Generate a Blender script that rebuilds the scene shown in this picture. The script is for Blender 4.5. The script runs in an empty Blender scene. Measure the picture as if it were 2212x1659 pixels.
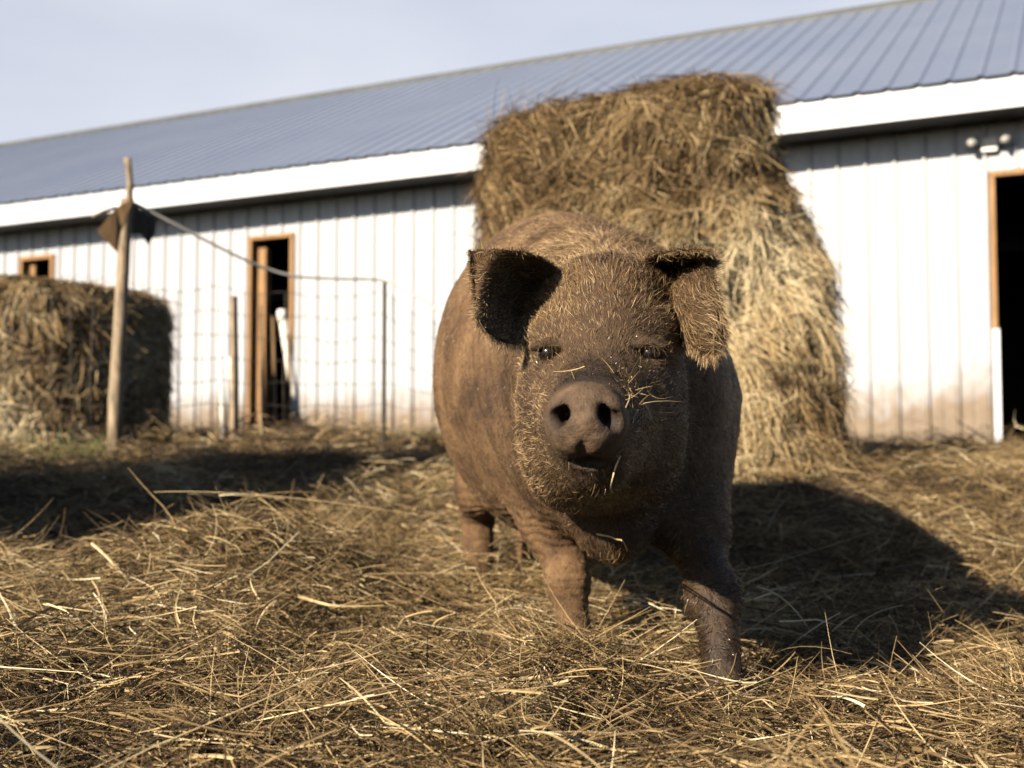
import bpy, math, numpy as np
from mathutils import Vector
R = math.radians
rng = np.random.default_rng(7)
S = bpy.context.scene
COL = S.collection

# ------------------------------------------------------------------ camera, sky, sun, exposure
CAM_Z, F, PITCH = 0.42, 2500.0, R(3.0)          # F in pixels of a 2212 px wide frame
cam_d = bpy.data.cameras.new("camera"); cam = bpy.data.objects.new("camera", cam_d); COL.objects.link(cam)
cam.location = (0, 0, CAM_Z); cam.rotation_euler = (R(90) + PITCH, 0, 0)
cam_d.sensor_width = 36; cam_d.lens = 36 * F / 2212.0; cam_d.clip_start = 0.02; cam_d.clip_end = 2000
cam_d.dof.use_dof = True; cam_d.dof.focus_distance = 1.64; cam_d.dof.aperture_fstop = 4.2
S.camera = cam

SUN = Vector((0.86, 0.93, -0.61)).normalized()   # direction the light travels
w = bpy.data.worlds.new("World"); S.world = w; w.use_nodes = True
nt = w.node_tree; nt.nodes.clear()
def WN(t, **k):
    n = nt.nodes.new(t)
    for a, b in k.items(): setattr(n, a, b)
    return n
sky = WN('ShaderNodeTexSky', sky_type='NISHITA', sun_disc=False)
sky.sun_elevation = math.asin(-SUN.z); sky.sun_rotation = math.atan2(-SUN.x, -SUN.y)
sky.dust_density = 0.5; sky.air_density = 0.8; sky.ozone_density = 1.5
bgn = WN('ShaderNodeBackground'); bgn.inputs['Strength'].default_value = 0.05
wo = WN('ShaderNodeOutputWorld')
tc = WN('ShaderNodeTexCoord'); mp = WN('ShaderNodeMapping'); mp.inputs['Scale'].default_value = (1.0, 1.0, 3.0)
no = WN('ShaderNodeTexNoise'); no.inputs['Scale'].default_value = 1.6; no.inputs['Detail'].default_value = 5; no.inputs['Roughness'].default_value = 0.5
rp = WN('ShaderNodeValToRGB'); rp.color_ramp.elements[0].position = 0.32; rp.color_ramp.elements[1].position = 0.75
rp.color_ramp.elements[0].color = (0.55, 0.55, 0.55, 1); rp.color_ramp.elements[1].color = (0.95, 0.95, 0.95, 1)
mx = WN('ShaderNodeMix', data_type='RGBA'); mx.inputs['B'].default_value = (7.2, 7.4, 8.2, 1)
L_ = nt.links.new
L_(tc.outputs['Generated'], mp.inputs['Vector']); L_(mp.outputs['Vector'], no.inputs['Vector']); L_(no.outputs['Fac'], rp.inputs['Fac'])
sx = WN('ShaderNodeSeparateXYZ'); L_(tc.outputs['Generated'], sx.inputs[0])       # the cloud veil lies over the northern sky
mr = WN('ShaderNodeMapRange'); mr.inputs['From Min'].default_value = 0.55; mr.inputs['From Max'].default_value = 0.85; L_(sx.outputs['Y'], mr.inputs['Value'])
ml = WN('ShaderNodeMath', operation='MULTIPLY'); L_(rp.outputs['Color'], ml.inputs[0]); L_(mr.outputs[0], ml.inputs[1]); L_(ml.outputs[0], mx.inputs['Factor']); L_(sky.outputs['Color'], mx.inputs['A']); L_(mx.outputs['Result'], bgn.inputs['Color']); L_(bgn.outputs['Background'], wo.inputs['Surface'])

sd = bpy.data.lights.new("sun", 'SUN'); sd.energy = 5.0; sd.angle = R(0.5); sd.color = (1.0, 0.86, 0.66)
so = bpy.data.objects.new("sun", sd); COL.objects.link(so); so.rotation_euler = SUN.to_track_quat('-Z', 'Y').to_euler(); so.location = (-6, -6, 8)
S.view_settings.view_transform = 'Standard'; S.view_settings.look = 'None'; S.view_settings.gamma = 1.0
S.view_settings.use_curve_mapping = False; S.view_settings.exposure = 1.2
S.cycles.max_bounces = 5; S.cycles.diffuse_bounces = 0; S.cycles.glossy_bounces = 2; S.cycles.transmission_bounces = 2
S.cycles.caustics_reflective = False; S.cycles.caustics_refractive = False

# ------------------------------------------------------------------ helpers
def ray(X, Y):
    v = np.array([(X - 1106) / F, 1.0, (829.5 - Y) / F]); c, s = math.cos(PITCH), math.sin(PITCH)
    return np.array([v[0], v[1] * c - v[2] * s, v[1] * s + v[2] * c])
def at(X, Y, d):                                  # point seen at frame position X, Y at forward distance d
    v = ray(X, Y); return np.array([0, 0, CAM_Z]) + v * (d / v[1])

def vnoise(P, seed=0):                            # value noise, -1..1, P (N,3)
    P = np.asarray(P, np.float64); i = np.floor(P).astype(np.int64); f = P - i; f = f * f * (3 - 2 * f)
    def hs(a, b, c):
        h = (a * 374761393 + b * 668265263 + c * 2147483647 + seed * 974711) & 0xffffffff
        h = ((h ^ (h >> 13)) * 1274126177) & 0xffffffff
        return ((h ^ (h >> 16)) & 0xffff) / 32767.5 - 1
    r = 0
    for a in (0, 1):
        for b in (0, 1):
            for c in (0, 1):
                wgt = (f[:, 0] if a else 1 - f[:, 0]) * (f[:, 1] if b else 1 - f[:, 1]) * (f[:, 2] if c else 1 - f[:, 2])
                r = r + wgt * hs(i[:, 0] + a, i[:, 1] + b, i[:, 2] + c)
    return r
def fbm(P, oct=3, seed=0):
    r = 0; a = 1.0; P = np.asarray(P)
    for k in range(oct): r = r + a * vnoise(P * 2 ** k + 17.3 * k, seed + k); a *= 0.5
    return r / 1.75

def sstep(a, b, x):
    t = np.clip((x - a) / (b - a), 0, 1); return t * t * (3 - 2 * t)

def mesh_np(name, V, faces, mat, parent=None, smooth=False, attrs=None, origin=(0, 0, 0)):
    """V (N,3) world positions; faces: int array (M,k) or list of such arrays"""
    me = bpy.data.meshes.new(name); V = np.asarray(V, np.float32) - np.asarray(origin, np.float32)
    fl = faces if isinstance(faces, list) else [faces]; fl = [np.asarray(f, np.int32) for f in fl if len(f)]
    loops = np.concatenate([f.ravel() for f in fl]); tot = np.concatenate([np.full(len(f), f.shape[1], np.int32) for f in fl])
    start = np.concatenate([[0], np.cumsum(tot)[:-1]]).astype(np.int32)
    me.vertices.add(len(V)); me.vertices.foreach_set('co', V.ravel())
    me.loops.add(len(loops)); me.loops.foreach_set('vertex_index', loops)
    me.polygons.add(len(tot)); me.polygons.foreach_set('loop_start', start)
    me.update(calc_edges=True); me.polygons.foreach_set('use_smooth', np.full(len(tot), smooth))
    for k, a in (attrs or {}).items():
        at_ = me.attributes.new(k, 'FLOAT', 'POINT'); at_.data.foreach_set('value', np.asarray(a, np.float32))
    me.validate() if len(V) < 50000 else None
    ob = bpy.data.objects.new(name, me); COL.objects.link(ob)
    if mat: me.materials.append(mat)
    if parent: ob.parent = parent
    else: ob.location = origin
    return ob
def empty(name, loc):
    o = bpy.data.objects.new(name, None); COL.objects.link(o); o.location = loc; o.empty_display_size = 0.1; return o
def tag(o, label=None, cat=None, group=None, kind=None):
    for k, v in (('label', label), ('category', cat), ('group', group), ('kind', kind)):
        if v: o[k] = v
    return o

class MB:                                         # collects boxes and tubes into one mesh
    def __init__(s): s.V = []; s.F = []
    def _add(s, V, Fs):
        n = sum(len(v) for v in s.V); s.V.append(np.asarray(V, float)); s.F += [[i + n for i in f] for f in Fs]
    def boxf(s, o, ax, ay, az, sx, sy, sz):       # box from corner o along axes
        o = np.asarray(o, float); ax, ay, az = [np.asarray(a, float) for a in (ax, ay, az)]
        V = [o + ax * sx * i + ay * sy * j + az * sz * k for k in (0, 1) for j in (0, 1) for i in (0, 1)]
        s._add(V, [(0, 2, 3, 1), (4, 5, 7, 6), (0, 1, 5, 4), (2, 6, 7, 3), (0, 4, 6, 2), (1, 3, 7, 5)]); return s
    def tube(s, pts, rad, n=8, cap=True):
        pts = [np.asarray(p, float) for p in pts]; rad = rad if hasattr(rad, '__len__') else [rad] * len(pts)
        V = []
        for i, p in enumerate(pts):
            d = pts[min(i + 1, len(pts) - 1)] - pts[max(i - 1, 0)]; d /= np.linalg.norm(d) + 1e-9
            a = np.cross(d, [0.13, 0.2, 1.0] if abs(d[2]) < .9 else [1, 0.1, 0]); a /= np.linalg.norm(a); b = np.cross(d, a)
            for k in range(n):
                t = 2 * math.pi * k / n; V.append(p + (a * math.cos(t) + b * math.sin(t)) * rad[i])
        Fs = [(i * n + k, i * n + (k + 1) % n, (i + 1) * n + (k + 1) % n, (i + 1) * n + k) for i in range(len(pts) - 1) for k in range(n)]
        if cap: Fs += [tuple(range(n))[::-1], tuple((len(pts) - 1) * n + k for k in range(n))]
        s._add(V, Fs); return s
    def build(s, name, mat, parent=None, smooth=False, origin=(0, 0, 0), bevel=0):
        me = bpy.data.meshes.new(name); V = np.concatenate(s.V) - np.asarray(origin)
        me.from_pydata([tuple(v) for v in V], [], s.F); me.update()
        me.polygons.foreach_set('use_smooth', [smooth] * len(me.polygons)); me.materials.append(mat)
        o = bpy.data.objects.new(name, me); COL.objects.link(o)
        if parent: o.parent = parent
        else: o.location = origin
        if bevel:
            m = o.modifiers.new('bevel', 'BEVEL'); m.width = bevel; m.segments = 2; m.limit_method = 'ANGLE'
        return o

# ---- materials
class Mat:
    def __init__(s, name):
        s.m = bpy.data.materials.new(name); s.m.use_nodes = True; s.t = s.m.node_tree; s.t.nodes.clear()
        s.o = s.t.nodes.new('ShaderNodeOutputMaterial'); s.b = s.t.nodes.new('ShaderNodeBsdfPrincipled'); s.t.links.new(s.b.outputs[0], s.o.inputs[0])
    def n(s, ty, _props=None, **ins):
        x = s.t.nodes.new(ty)
        for k, v in (_props or {}).items(): setattr(x, k, v)
        for k, v in ins.items():
            k = k.replace('_', ' ')
            if hasattr(v, 'bl_idname') or isinstance(v, bpy.types.NodeSocket): s.t.links.new(v, x.inputs[k])
            else: x.inputs[k].default_value = v
        return x
    def link(s, a, b): s.t.links.new(a, b)
    def coord(s, scale=(1, 1, 1), kind='Object'):
        c = s.n('ShaderNodeTexCoord'); m = s.n('ShaderNodeMapping', Scale=scale); s.link(c.outputs[kind], m.inputs['Vector']); return m.outputs[0]
    def noise(s, scale, detail=4, rough=.55, vec=None, dist=0):
        x = s.n('ShaderNodeTexNoise', Scale=scale, Detail=detail, Roughness=rough, Distortion=dist)
        s.link(vec if vec is not None else s.coord(), x.inputs['Vector']); return x.outputs['Fac']
    def ramp(s, fac, stops):
        x = s.n('ShaderNodeValToRGB'); e = x.color_ramp.elements
        while len(e) < len(stops): e.new(0.5)
        for q, (p, c) in zip(e, stops): q.position = p; q.color = (c, c, c, 1) if isinstance(c, (int, float)) else (*c, 1)
        s.link(fac, x.inputs['Fac']); return x.outputs['Color']
    def mix(s, f, a, b, mode='MIX'):
        x = s.n('ShaderNodeMix', {'data_type': 'RGBA', 'blend_type': mode})
        for k, v in (('Factor', f), ('A', a), ('B', b)):
            sock = x.inputs[k] if k == 'Factor' else [q for q in x.inputs if q.name == k and q.type == 'RGBA'][0]
            if isinstance(v, bpy.types.NodeSocket): s.link(v, sock)
            else: sock.default_value = v if k == 'Factor' else (*v, 1)
        return [q for q in x.outputs if q.type == 'RGBA'][0]
    def math(s, op, a, b=0.0, clamp=False):
        x = s.n('ShaderNodeMath', {'operation': op, 'use_clamp': clamp})
        for i, v in enumerate((a, b)):
            if isinstance(v, bpy.types.NodeSocket): s.link(v, x.inputs[i])
            else: x.inputs[i].default_value = v
        return x.outputs[0]
    def attr(s, name): return s.n('ShaderNodeAttribute', {'attribute_name': name}).outputs['Fac']
    def bump(s, h, strength=.5, dist=.01):
        x = s.n('ShaderNodeBump', Strength=strength, Distance=dist); s.link(h, x.inputs['Height']); s.link(x.outputs[0], s.b.inputs['Normal'])
    def set(s, **k):
        for a, v in k.items():
            a = a.replace('_', ' ')
            if isinstance(v, bpy.types.NodeSocket): s.link(v, s.b.inputs[a])
            else: s.b.inputs[a].default_value = (*v, 1) if isinstance(v, tuple) and len(v) == 3 else v
        return s

def straw_mat(name, stops, trans=.14, rough=.55):
    m = Mat(name); c = m.ramp(m.attr('tint'), stops)
    n = m.noise(60, 3, .6); c2 = m.mix(1.0, c, m.ramp(n, [(.3, .78), (.7, 1.15)]), 'MULTIPLY')
    m.set(Base_Color=c2, Roughness=rough); m.b.inputs['Specular IOR Level'].default_value = .25
    tr = m.n('ShaderNodeBsdfTranslucent'); m.link(c2, tr.inputs['Color'])
    ms = m.n('ShaderNodeMixShader', Fac=trans); m.link(m.b.outputs[0], ms.inputs[1]); m.link(tr.outputs[0], ms.inputs[2]); m.link(ms.outputs[0], m.o.inputs[0])
    return m.m
HAY = [(0, (.02, .012, .007)), (.25, (.10, .064, .030)), (.5, (.27, .185, .088)), (.75, (.50, .37, .185)), (.93, (.70, .56, .33)), (1, (.80, .70, .48))]
M_hay = straw_mat('dry_hay', HAY)
M_bale = straw_mat('bale_hay', [(0, (.035, .022, .011)), (.25, (.13, .080, .036)), (.5, (.36, .24, .115)), (.75, (.60, .445, .235)), (1, (.82, .68, .43))])
m = Mat('ground_litter'); v = m.coord()
c = m.ramp(m.noise(45, 8, .75, v), [(.3, (.03, .019, .01)), (.5, (.085, .052, .026)), (.7, (.2, .13, .06))])
c = m.mix(m.ramp(m.noise(2.2, 4, .6, v), [(.4, .0), (.65, .6)]), c, (.05, .032, .018))
m.set(Base_Color=c, Roughness=.95); m.bump(m.noise(70, 8, .8, v), .9, .02); M_ground = m.m

m = Mat('grass_blade'); m.set(Base_Color=m.ramp(m.attr('tint'), [(0, (.05, .09, .02)), (1, (.14, .22, .06))]), Roughness=.6); M_grass = m.m

def painted_steel(name, col, dirt):
    m = Mat(name); v = m.coord()
    z = m.n('ShaderNodeSeparateXYZ'); m.link(v, z.inputs[0])
    nz = m.noise(2.6, 6, .62, v); nf = m.noise(11, 5, .6, v)
    vs = m.coord((9, 9, .7)); streak = m.noise(1.6, 5, .6, vs)
    c = m.mix(m.ramp(streak, [(.45, 0.0), (.8, .25)]), col, tuple(x * .72 for x in col))
    if dirt:
        h = m.math('ADD', z.outputs[2], m.math('MULTIPLY', nz, -.52)); h = m.math('SUBTRACT', h, m.math('MULTIPLY', m.math('MULTIPLY', z.outputs[0], .45, True), .62)); h = m.math('ADD', h, m.math('MULTIPLY', nf, -.35))
        f = m.ramp(h, [(-.0, 1.0), (.12, .0)])
        f.node.color_ramp.elements[0].position = 0.0; f.node.color_ramp.elements[1].position = .32
        c = m.mix(f, c, m.mix(nf, (.10, .07, .045), (.25, .19, .135)))
    m.set(Base_Color=c, Roughness=.42); m.bump(m.noise(3.5, 3, .5, v), .12, .02); return m.m
M_wall = painted_steel('white_ribbed_steel', (.40, .418, .46), True)
M_fascia = painted_steel('white_trim_steel', (.64, .66, .72), False)
M_soffit = painted_steel('soffit_steel', (.5, .5, .48), False)
m = Mat('slate_roof_steel'); v = m.coord()
c = m.mix(m.ramp(m.noise(.9, 5, .6, v), [(.35, 0.), (.7, .5)]), (.16, .195, .285), (.215, .25, .33)); m.set(Base_Color=c, Roughness=.36, Metallic=.2); m.bump(m.noise(2.5, 3, .5, v), .15, .02); M_roof = m.m
m = Mat('ridge_steel'); m.set(Base_Color=m.ramp(m.noise(4, 4), [(.3, (.045, .05, .05)), (.7, (.08, .085, .085))]), Roughness=.5); M_cap = m.m
def wood(name, a, b, scale=(30, 30, 2.0)):
    m = Mat(name); v = m.coord(scale); n = m.noise(1.5, 6, .6, v, .6); c = m.ramp(n, [(.3, a), (.7, b)])
    m.set(Base_Color=c, Roughness=.75); m.bump(n, .4, .004); return m.m
M_lumber = wood('door_lumber', (.15, .072, .026), (.36, .21, .09))
M_post = wood('weathered_post', (.06, .042, .027), (.40, .31, .21), (22, 22, 5))
M_dark = wood('dark_weathered_wood', (.02, .016, .012), (.07, .055, .04))
M_board = wood('brown_board', (.10, .055, .022), (.26, .155, .07))
m = Mat('barn_interior'); m.set(Base_Color=m.ramp(m.noise(5, 4), [(.3, (.02, .018, .015)), (.7, (.05, .042, .034))]), Roughness=.95); M_in = m.m
m = Mat('wire'); m.set(Base_Color=m.ramp(m.noise(30, 3), [(.3, (.05, .04, .035)), (.7, (.16, .14, .12))]), Roughness=.6, Metallic=.3); M_wire = m.m
m = Mat('dark_steel_post'); m.set(Base_Color=m.ramp(m.noise(25, 4), [(.3, (.02, .022, .02)), (.7, (.07, .06, .05))]), Roughness=.6, Metallic=.3); M_tpost = m.m
m = Mat('grey_rope'); m.set(Base_Color=m.ramp(m.noise(120, 3), [(.3, (.2, .2, .2)), (.7, (.5, .49, .47))]), Roughness=.8); M_rope = m.m
m = Mat('white_paint_plastic'); m.set(Base_Color=m.ramp(m.noise(9, 5), [(.3, (.55, .52, .47)), (.6, (.8, .78, .74))]), Roughness=.5); M_white = m.m
m = Mat('lamp_glass'); m.set(Base_Color=m.ramp(m.noise(20, 2), [(.3, (.3, .3, .3)), (.7, (.5, .5, .48))]), Roughness=.15); M_glass = m.m

# ------------------------------------------------------------------ terrain
WU = np.array([.8996, -.4368]); WN_ = np.array([-.4368, -.8996]); W0 = np.array([3.326, 9.3])   # barn wall: along, outward normal, a point
BYS = np.array([-200, 0, 1.2, 1.8, 2.3, 2.75, 3.2, 3.7, 4.5, 6, 8, 14, 200]); BZS = np.array([0, 0, 0, 0, .0, .025, .14, .26, .32, .36, .385, .40, .40])
K = 1.163
def terrain(x, y):
    x = np.asarray(x, float); y = np.asarray(y, float) / K      # laid out with unstretched distances, then stretched K longer in depth from the camera
    z = np.interp(y, BYS, BZS)
    g = lambda cx, cy, sx, sy, a: a * np.exp(-((x - cx) / sx) ** 2 - ((y - cy) / sy) ** 2)
    z = z + g(-.66, 2.45, .36, .34, .19) + g(.07, 1.62, .13, .12, .02) + g(-.25, 1.75, .25, .2, .03) + g(-1.5, 2.2, .5, .5, .05) - g(-.9, 3.5, .7, .5, .05)
    z = z + g(-2.3, 6.3, 2.0, .9, .10) + g(-1.45, 6.5, .5, .45, .07) + g(-1.1, 7.3, .3, .3, .06)
    z = z + g(.95, 1.25, .35, .25, .035) + g(.80, 1.45, .26, .13, .055) + g(-.75, 1.6, .3, .12, .04) + g(-.35, 1.25, .4, .22, .045)
    z = z - g(2.35, 6.6, .8, .5, .07) + g(1.2, 3.6, .5, .4, .03)
    P = np.stack([x.ravel(), y.ravel(), 0 * x.ravel()], 1)
    far = 1 / (1 + (np.abs(y.ravel()) / 30) ** 2)
    n = .042 * fbm(P * 3.1, 2, 3) + .036 * fbm(P * 8.0, 2, 8) + .014 * vnoise(P * 21, 9) + .03 * vnoise(P * 1.2, 5)
    n *= np.where(y.ravel() > 5, 1.4, 1) * far
    return z + n.reshape(x.shape)
def spaced(lo, hi, step, end, q=1.16):
    a = list(np.arange(lo, hi, step)); s = step
    while a[-1] < end: s *= q; a.append(a[-1] + s)
    b = []; s = step; c = lo
    while c > -end: s *= q; c -= s; b.append(c)
    return np.array(b[::-1] + a)
gx = spaced(-4.0, 5.0, .035, 160); gy = spaced(.2, 11.5, .035, 160)
GX, GY = np.meshgrid(gx, gy); GZ = terrain(GX, GY); nx_, ny_ = len(gx), len(gy)
I = np.arange(nx_ * ny_).reshape(ny_, nx_)
Fg = np.stack([I[:-1, :-1], I[:-1, 1:], I[1:, 1:], I[1:, :-1]], -1).reshape(-1, 4)
tag(mesh_np('ground', np.stack([GX, GY, GZ], -1).reshape(-1, 3), Fg, M_ground, smooth=True), kind='structure', label='muddy barnyard ground covered in trampled hay')

# ------------------------------------------------------------------ strands
def unit(v): return v / (np.linalg.norm(v, axis=-1, keepdims=True) + 1e-9)
def strands(P, D, L, W, nseg=5, bend=None, kink=None, vee=True, taper=(1., .8, .3), roll=None, seed=1):
    r = np.random.default_rng(seed); N = len(P); D = unit(D); L = np.broadcast_to(L, N); W = np.broadcast_to(W, N)
    t = np.linspace(0, 1, nseg + 1)[None, :, None]
    C = P[:, None, :] + D[:, None, :] * (L[:, None, None] * t)
    if bend is not None: C = C + bend[:, None, :] * (L[:, None, None] * t ** 2)
    if kink is not None:
        t0 = r.uniform(.25, .75, (N, 1, 1)); C = C + kink[:, None, :] * L[:, None, None] * np.maximum(0, t - t0)
    a = unit(np.cross(D, unit(r.normal(size=(N, 3))))) if roll is None else unit(roll)
    b = np.cross(D, a)
    tw = np.interp(t[0, :, 0], [0, .6, 1], taper)[None, :, None] * W[:, None, None] * .5
    ang = r.uniform(-.9, .9, (N, 1, 1)) * t
    A = a[:, None, :] * np.cos(ang) + b[:, None, :] * np.sin(ang); B = -a[:, None, :] * np.sin(ang) + b[:, None, :] * np.cos(ang)
    if vee: rings = np.stack([C - A * tw, C + B * tw * .7, C + A * tw], 2)
    else: rings = np.stack([C - A * tw, C + A * tw], 2)
    k = rings.shape[2]; n = nseg + 1
    V = rings.reshape(-1, 3); base = (np.arange(N) * n * k)[:, None, None] + (np.arange(nseg) * k)[None, :, None] + np.arange(k - 1)[None, None, :]
    Fq = np.stack([base, base + 1, base + k + 1, base + k], -1).reshape(-1, 4)
    return V, Fq, n * k
def strand_obj(name, parts, mat, parent=None, origin=(0, 0, 0), tip=0):
    Vs, Fs, T = [], [], []; o = 0
    for (V, Fq, k), tint in parts:
        Vs.append(V); Fs.append(Fq + o); tt_i = np.repeat(tint, k)
        if tip: c = 2; tt_i = tt_i + tip * (np.tile(np.repeat(np.linspace(-.6, .7, k // c), c), len(tint)))
        T.append(tt_i); o += len(V)
    return mesh_np(name, np.concatenate(Vs), np.concatenate(Fs), mat, parent, attrs={'tint': np.concatenate(T)}, origin=origin)

def ground_normal(x, y, e=.02):
    return unit(np.stack([(terrain(x - e, y) - terrain(x + e, y)) / (2 * e), (terrain(x, y - e) - terrain(x, y + e)) / (2 * e), np.ones_like(x)], -1))
def hay_layer(N, y0, y1, wf, lift, Lr, Wr, nseg, seed, steep=.16, keep=None, tint=(.32, .26)):
    r = np.random.default_rng(seed)
    y = np.sqrt(r.uniform(y0 ** 2, y1 ** 2, N)); x = r.uniform(-wf, wf, N) * y
    if keep is not None: k = keep(x, y); x, y = x[k], y[k]
    N = len(x); z = terrain(x, y)
    az = r.uniform(0, 2 * math.pi, N) ; fl = vnoise(np.stack([x * 2.2, y * 2.2, 0 * x], 1), seed + 3) * 2.2
    az = np.where(r.random(N) < .22, fl + r.normal(0, .6, N) + np.where(r.random(N) < .5, math.pi, 0), az)
    el = r.normal(0, steep, N); el = np.where(r.random(N) < .07, r.uniform(.2, 1.1, N), el)
    D = np.stack([np.cos(az) * np.cos(el), np.sin(az) * np.cos(el), np.sin(el)], -1)
    n = ground_normal(x, y); D = D - n * (D * n).sum(-1, keepdims=True) * .85 + np.stack([0 * x, 0 * x, np.maximum(el, 0) * .9], -1)
    L = r.uniform(*Lr, N) * r.choice([.5, .8, 1.0, 1.5], N, p=[.3, .3, .3, .1]); W = r.uniform(*Wr, N) * r.choice([.55, 1, 1.5], N, p=[.5, .4, .1])
    clump = vnoise(np.stack([x * 6, y * 6, 0 * x], 1), seed + 9) + .8 * vnoise(np.stack([x * 2.1, y * 2.1, 0 * x], 1), 77)
    P = np.stack([x, y, z + r.random(N) ** 1.5 * lift * (1 + .8 * clump) + .002], -1) - unit(D) * L[:, None] * .5
    P[:, 2] = np.maximum(P[:, 2], terrain(P[:, 0], P[:, 1]) - .01)
    bend = r.normal(0, .24, (N, 3)) + np.array([0, 0, -.12]) - np.stack([0 * x, 0 * x, np.maximum(el, 0) * .5], -1)
    kk = r.random(N) < .35; kink = r.normal(0, .5, (N, 3)) * kk[:, None]; kink[:, 2] *= .5
    T = np.clip(r.normal(tint[0], tint[1], N) + .22 * clump + .12 * (r.random(N) < .1), .0, 1)
    return strands(P, D, L, W, nseg, bend, kink, seed=seed), T
def barn_front(x, y): return ((x - W0[0]) * WN_[0] + (y - W0[1]) * WN_[1]) > -.25
near = [hay_layer(92000, .85, 3.05, .95, .07, (.05, .15), (.0014, .0034), 6, 11, steep=.26, keep=barn_front),
        hay_layer(80000, .85, 2.7, .75, .05, (.012, .04), (.0009, .0024), 2, 12, steep=.5, tint=(.30, .22)),
        hay_layer(1500, 1.05, 3.2, .7, .08, (.14, .30), (.0022, .0045), 9, 13, steep=.22, tint=(.72, .16)),
        hay_layer(110000, 2.95, 5.9, .85, .07, (.05, .16), (.0018, .004), 4, 14, steep=.3, keep=barn_front),
        hay_layer(60000, 5.8, 13.5, .66, .09, (.08, .26), (.004, .008), 3, 15, steep=.25, keep=barn_front)]

def clump(cx, cy, rad, N, seed, steep=.5):          # tufts of hay heaped round a foot
    r = np.random.default_rng(seed); a = r.uniform(0, 2 * math.pi, N); q = rad * np.sqrt(r.random(N)); x, y = cx + np.cos(a) * q, cy + np.sin(a) * q
    az = r.uniform(0, 2 * math.pi, N); el = np.abs(r.normal(0, steep, N)); D = np.stack([np.cos(az) * np.cos(el), np.sin(az) * np.cos(el), np.sin(el)], -1)
    P = np.stack([x, y, terrain(x, y) + r.uniform(0, .045, N) * (1 - .5 * q / rad)], -1) - D * .02
    L = r.uniform(.05, .16, N)
    return strands(P, D, L, r.uniform(.0014, .0034, N), 6, r.normal(0, .25, (N, 3)) + np.array([0, 0, -.45]) * el[:, None], r.normal(0, .4, (N, 3)) * (r.random(N) < .3)[:, None], seed=seed), np.clip(r.normal(.42, .24, N), 0, 1)
near += [hay_layer(2600, .9, 3.2, .7, .055, (.04, .16), (.0028, .0052), 6, 16, steep=.35, tint=(.46, .2)), clump(.09, 2.02, .17, 900, 31, .4), clump(.10, 1.9, .2, 900, 32, .3), clump(.42, 1.86, .14, 500, 34), clump(-.09, 2.95, .14, 500, 35, .4), clump(.04, 3.1, .2, 900, 36)]

rt = np.random.default_rng(99)
for i in range(110):                                # tussocks of tangled hay
    cy = rt.uniform(1.25, 4.6); cx = rt.uniform(-.5, .5) * cy
    if abs(cx - .34) < .22 and cy < 1.95: continue
    if cx > -.15 and cx < .5 and 1.95 < cy < 3.2: continue
    near.append(clump(cx, cy, rt.uniform(.06, .17), int(rt.uniform(160, 420)), 200 + i, rt.uniform(.35, .6)))
tag(strand_obj('loose_hay', near, M_hay), 'deep layer of loose dry brown hay strewn over the yard', 'hay', kind='stuff')
# ------------------------------------------------------------------ barn
def wp(s, out, z): return np.array([W0[0] + WU[0] * s + WN_[0] * out, W0[1] + WU[1] * s + WN_[1] * out, z])
def wall_s(X):                                    # along-wall coordinate seen at frame column X
    v = ray(X, 800); t = v[0] / v[1]; a = np.array([[t, -WU[0]], [1, -WU[1]]]); k = np.linalg.solve(a, W0); return k[1], k[0]
def wall_z(X, Y, out=0.0):
    s, d = wall_s(X); v = ray(X, Y); tt = v[0] / v[1]
    o = W0 + WN_ * out; a = np.array([[tt, -WU[0]], [1, -WU[1]]]); k = np.linalg.solve(a, o); return k[1], CAM_Z + v[2] / v[1] * k[0]
GZ0 = .25
sL, sR = -30.0, 9.0
zc_r = wall_z(2000, 187, .45)[1]; zc_l = wall_z(300, 398, .45)[1]; Z_F1 = (zc_r + zc_l) / 2
zb_r = wall_z(2000, 252, .45)[1]; zb_l = wall_z(300, 452, .45)[1]; Z_F0 = (zb_r + zb_l) / 2
Z_SOF = Z_F0 + .015
d1s, d1t = wall_z(540, 512); d1e, _ = wall_z(637, 505)
d2s, d2t = wall_z(2136, 372)
w1s, w1t = wall_z(46, 556); w1e, w1b = wall_z(118, 592)
print('fascia', zc_r, zc_l, zb_r, zb_l, 'door', d1s, d1e, d1t, d2s, d2t, 'win', w1s, w1e, w1t, w1b)
w1b -= .12
OPEN = [(d1s, d1e, GZ0, d1t), (d2s, d2s + 1.35, GZ0, d2t), (w1s, w1e, w1b, w1t)]
barn = empty('barn', tuple(wp(0, 0, GZ0)))
tag(barn, 'long white ribbed steel barn with blue grey metal roof and open doorways', 'barn')
BO = np.array(wp(0, 0, GZ0)).astype(np.float32)
RP, RH = .229, .024
def rib_s(lo, hi, extra):
    out = []
    k = math.floor(lo / RP)
    while k * RP < hi:
        b = k * RP
        for ds, o in ((0, 0), (.012, RH), (.030, RH), (.044, 0), (.105, 0), (.112, .004), (.128, .004), (.135, 0)): out.append((b + ds, o))
        k += 1
    out = [(s, o) for s, o in out if lo <= s <= hi]
    for e in extra:
        o = np.interp(e, [a for a, _ in out], [b for _, b in out]); out.append((e, o))
    return sorted(set(out))
prof = rib_s(sL, sR, [e for o in OPEN for e in o[:2]])
zs = sorted({GZ0 - .1, Z_SOF - .001, *[z for o in OPEN for z in o[2:]]} - {GZ0})
V = np.array([wp(s, o, z) for z in zs for s, o in prof]); n = len(prof); Fw = []
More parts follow.
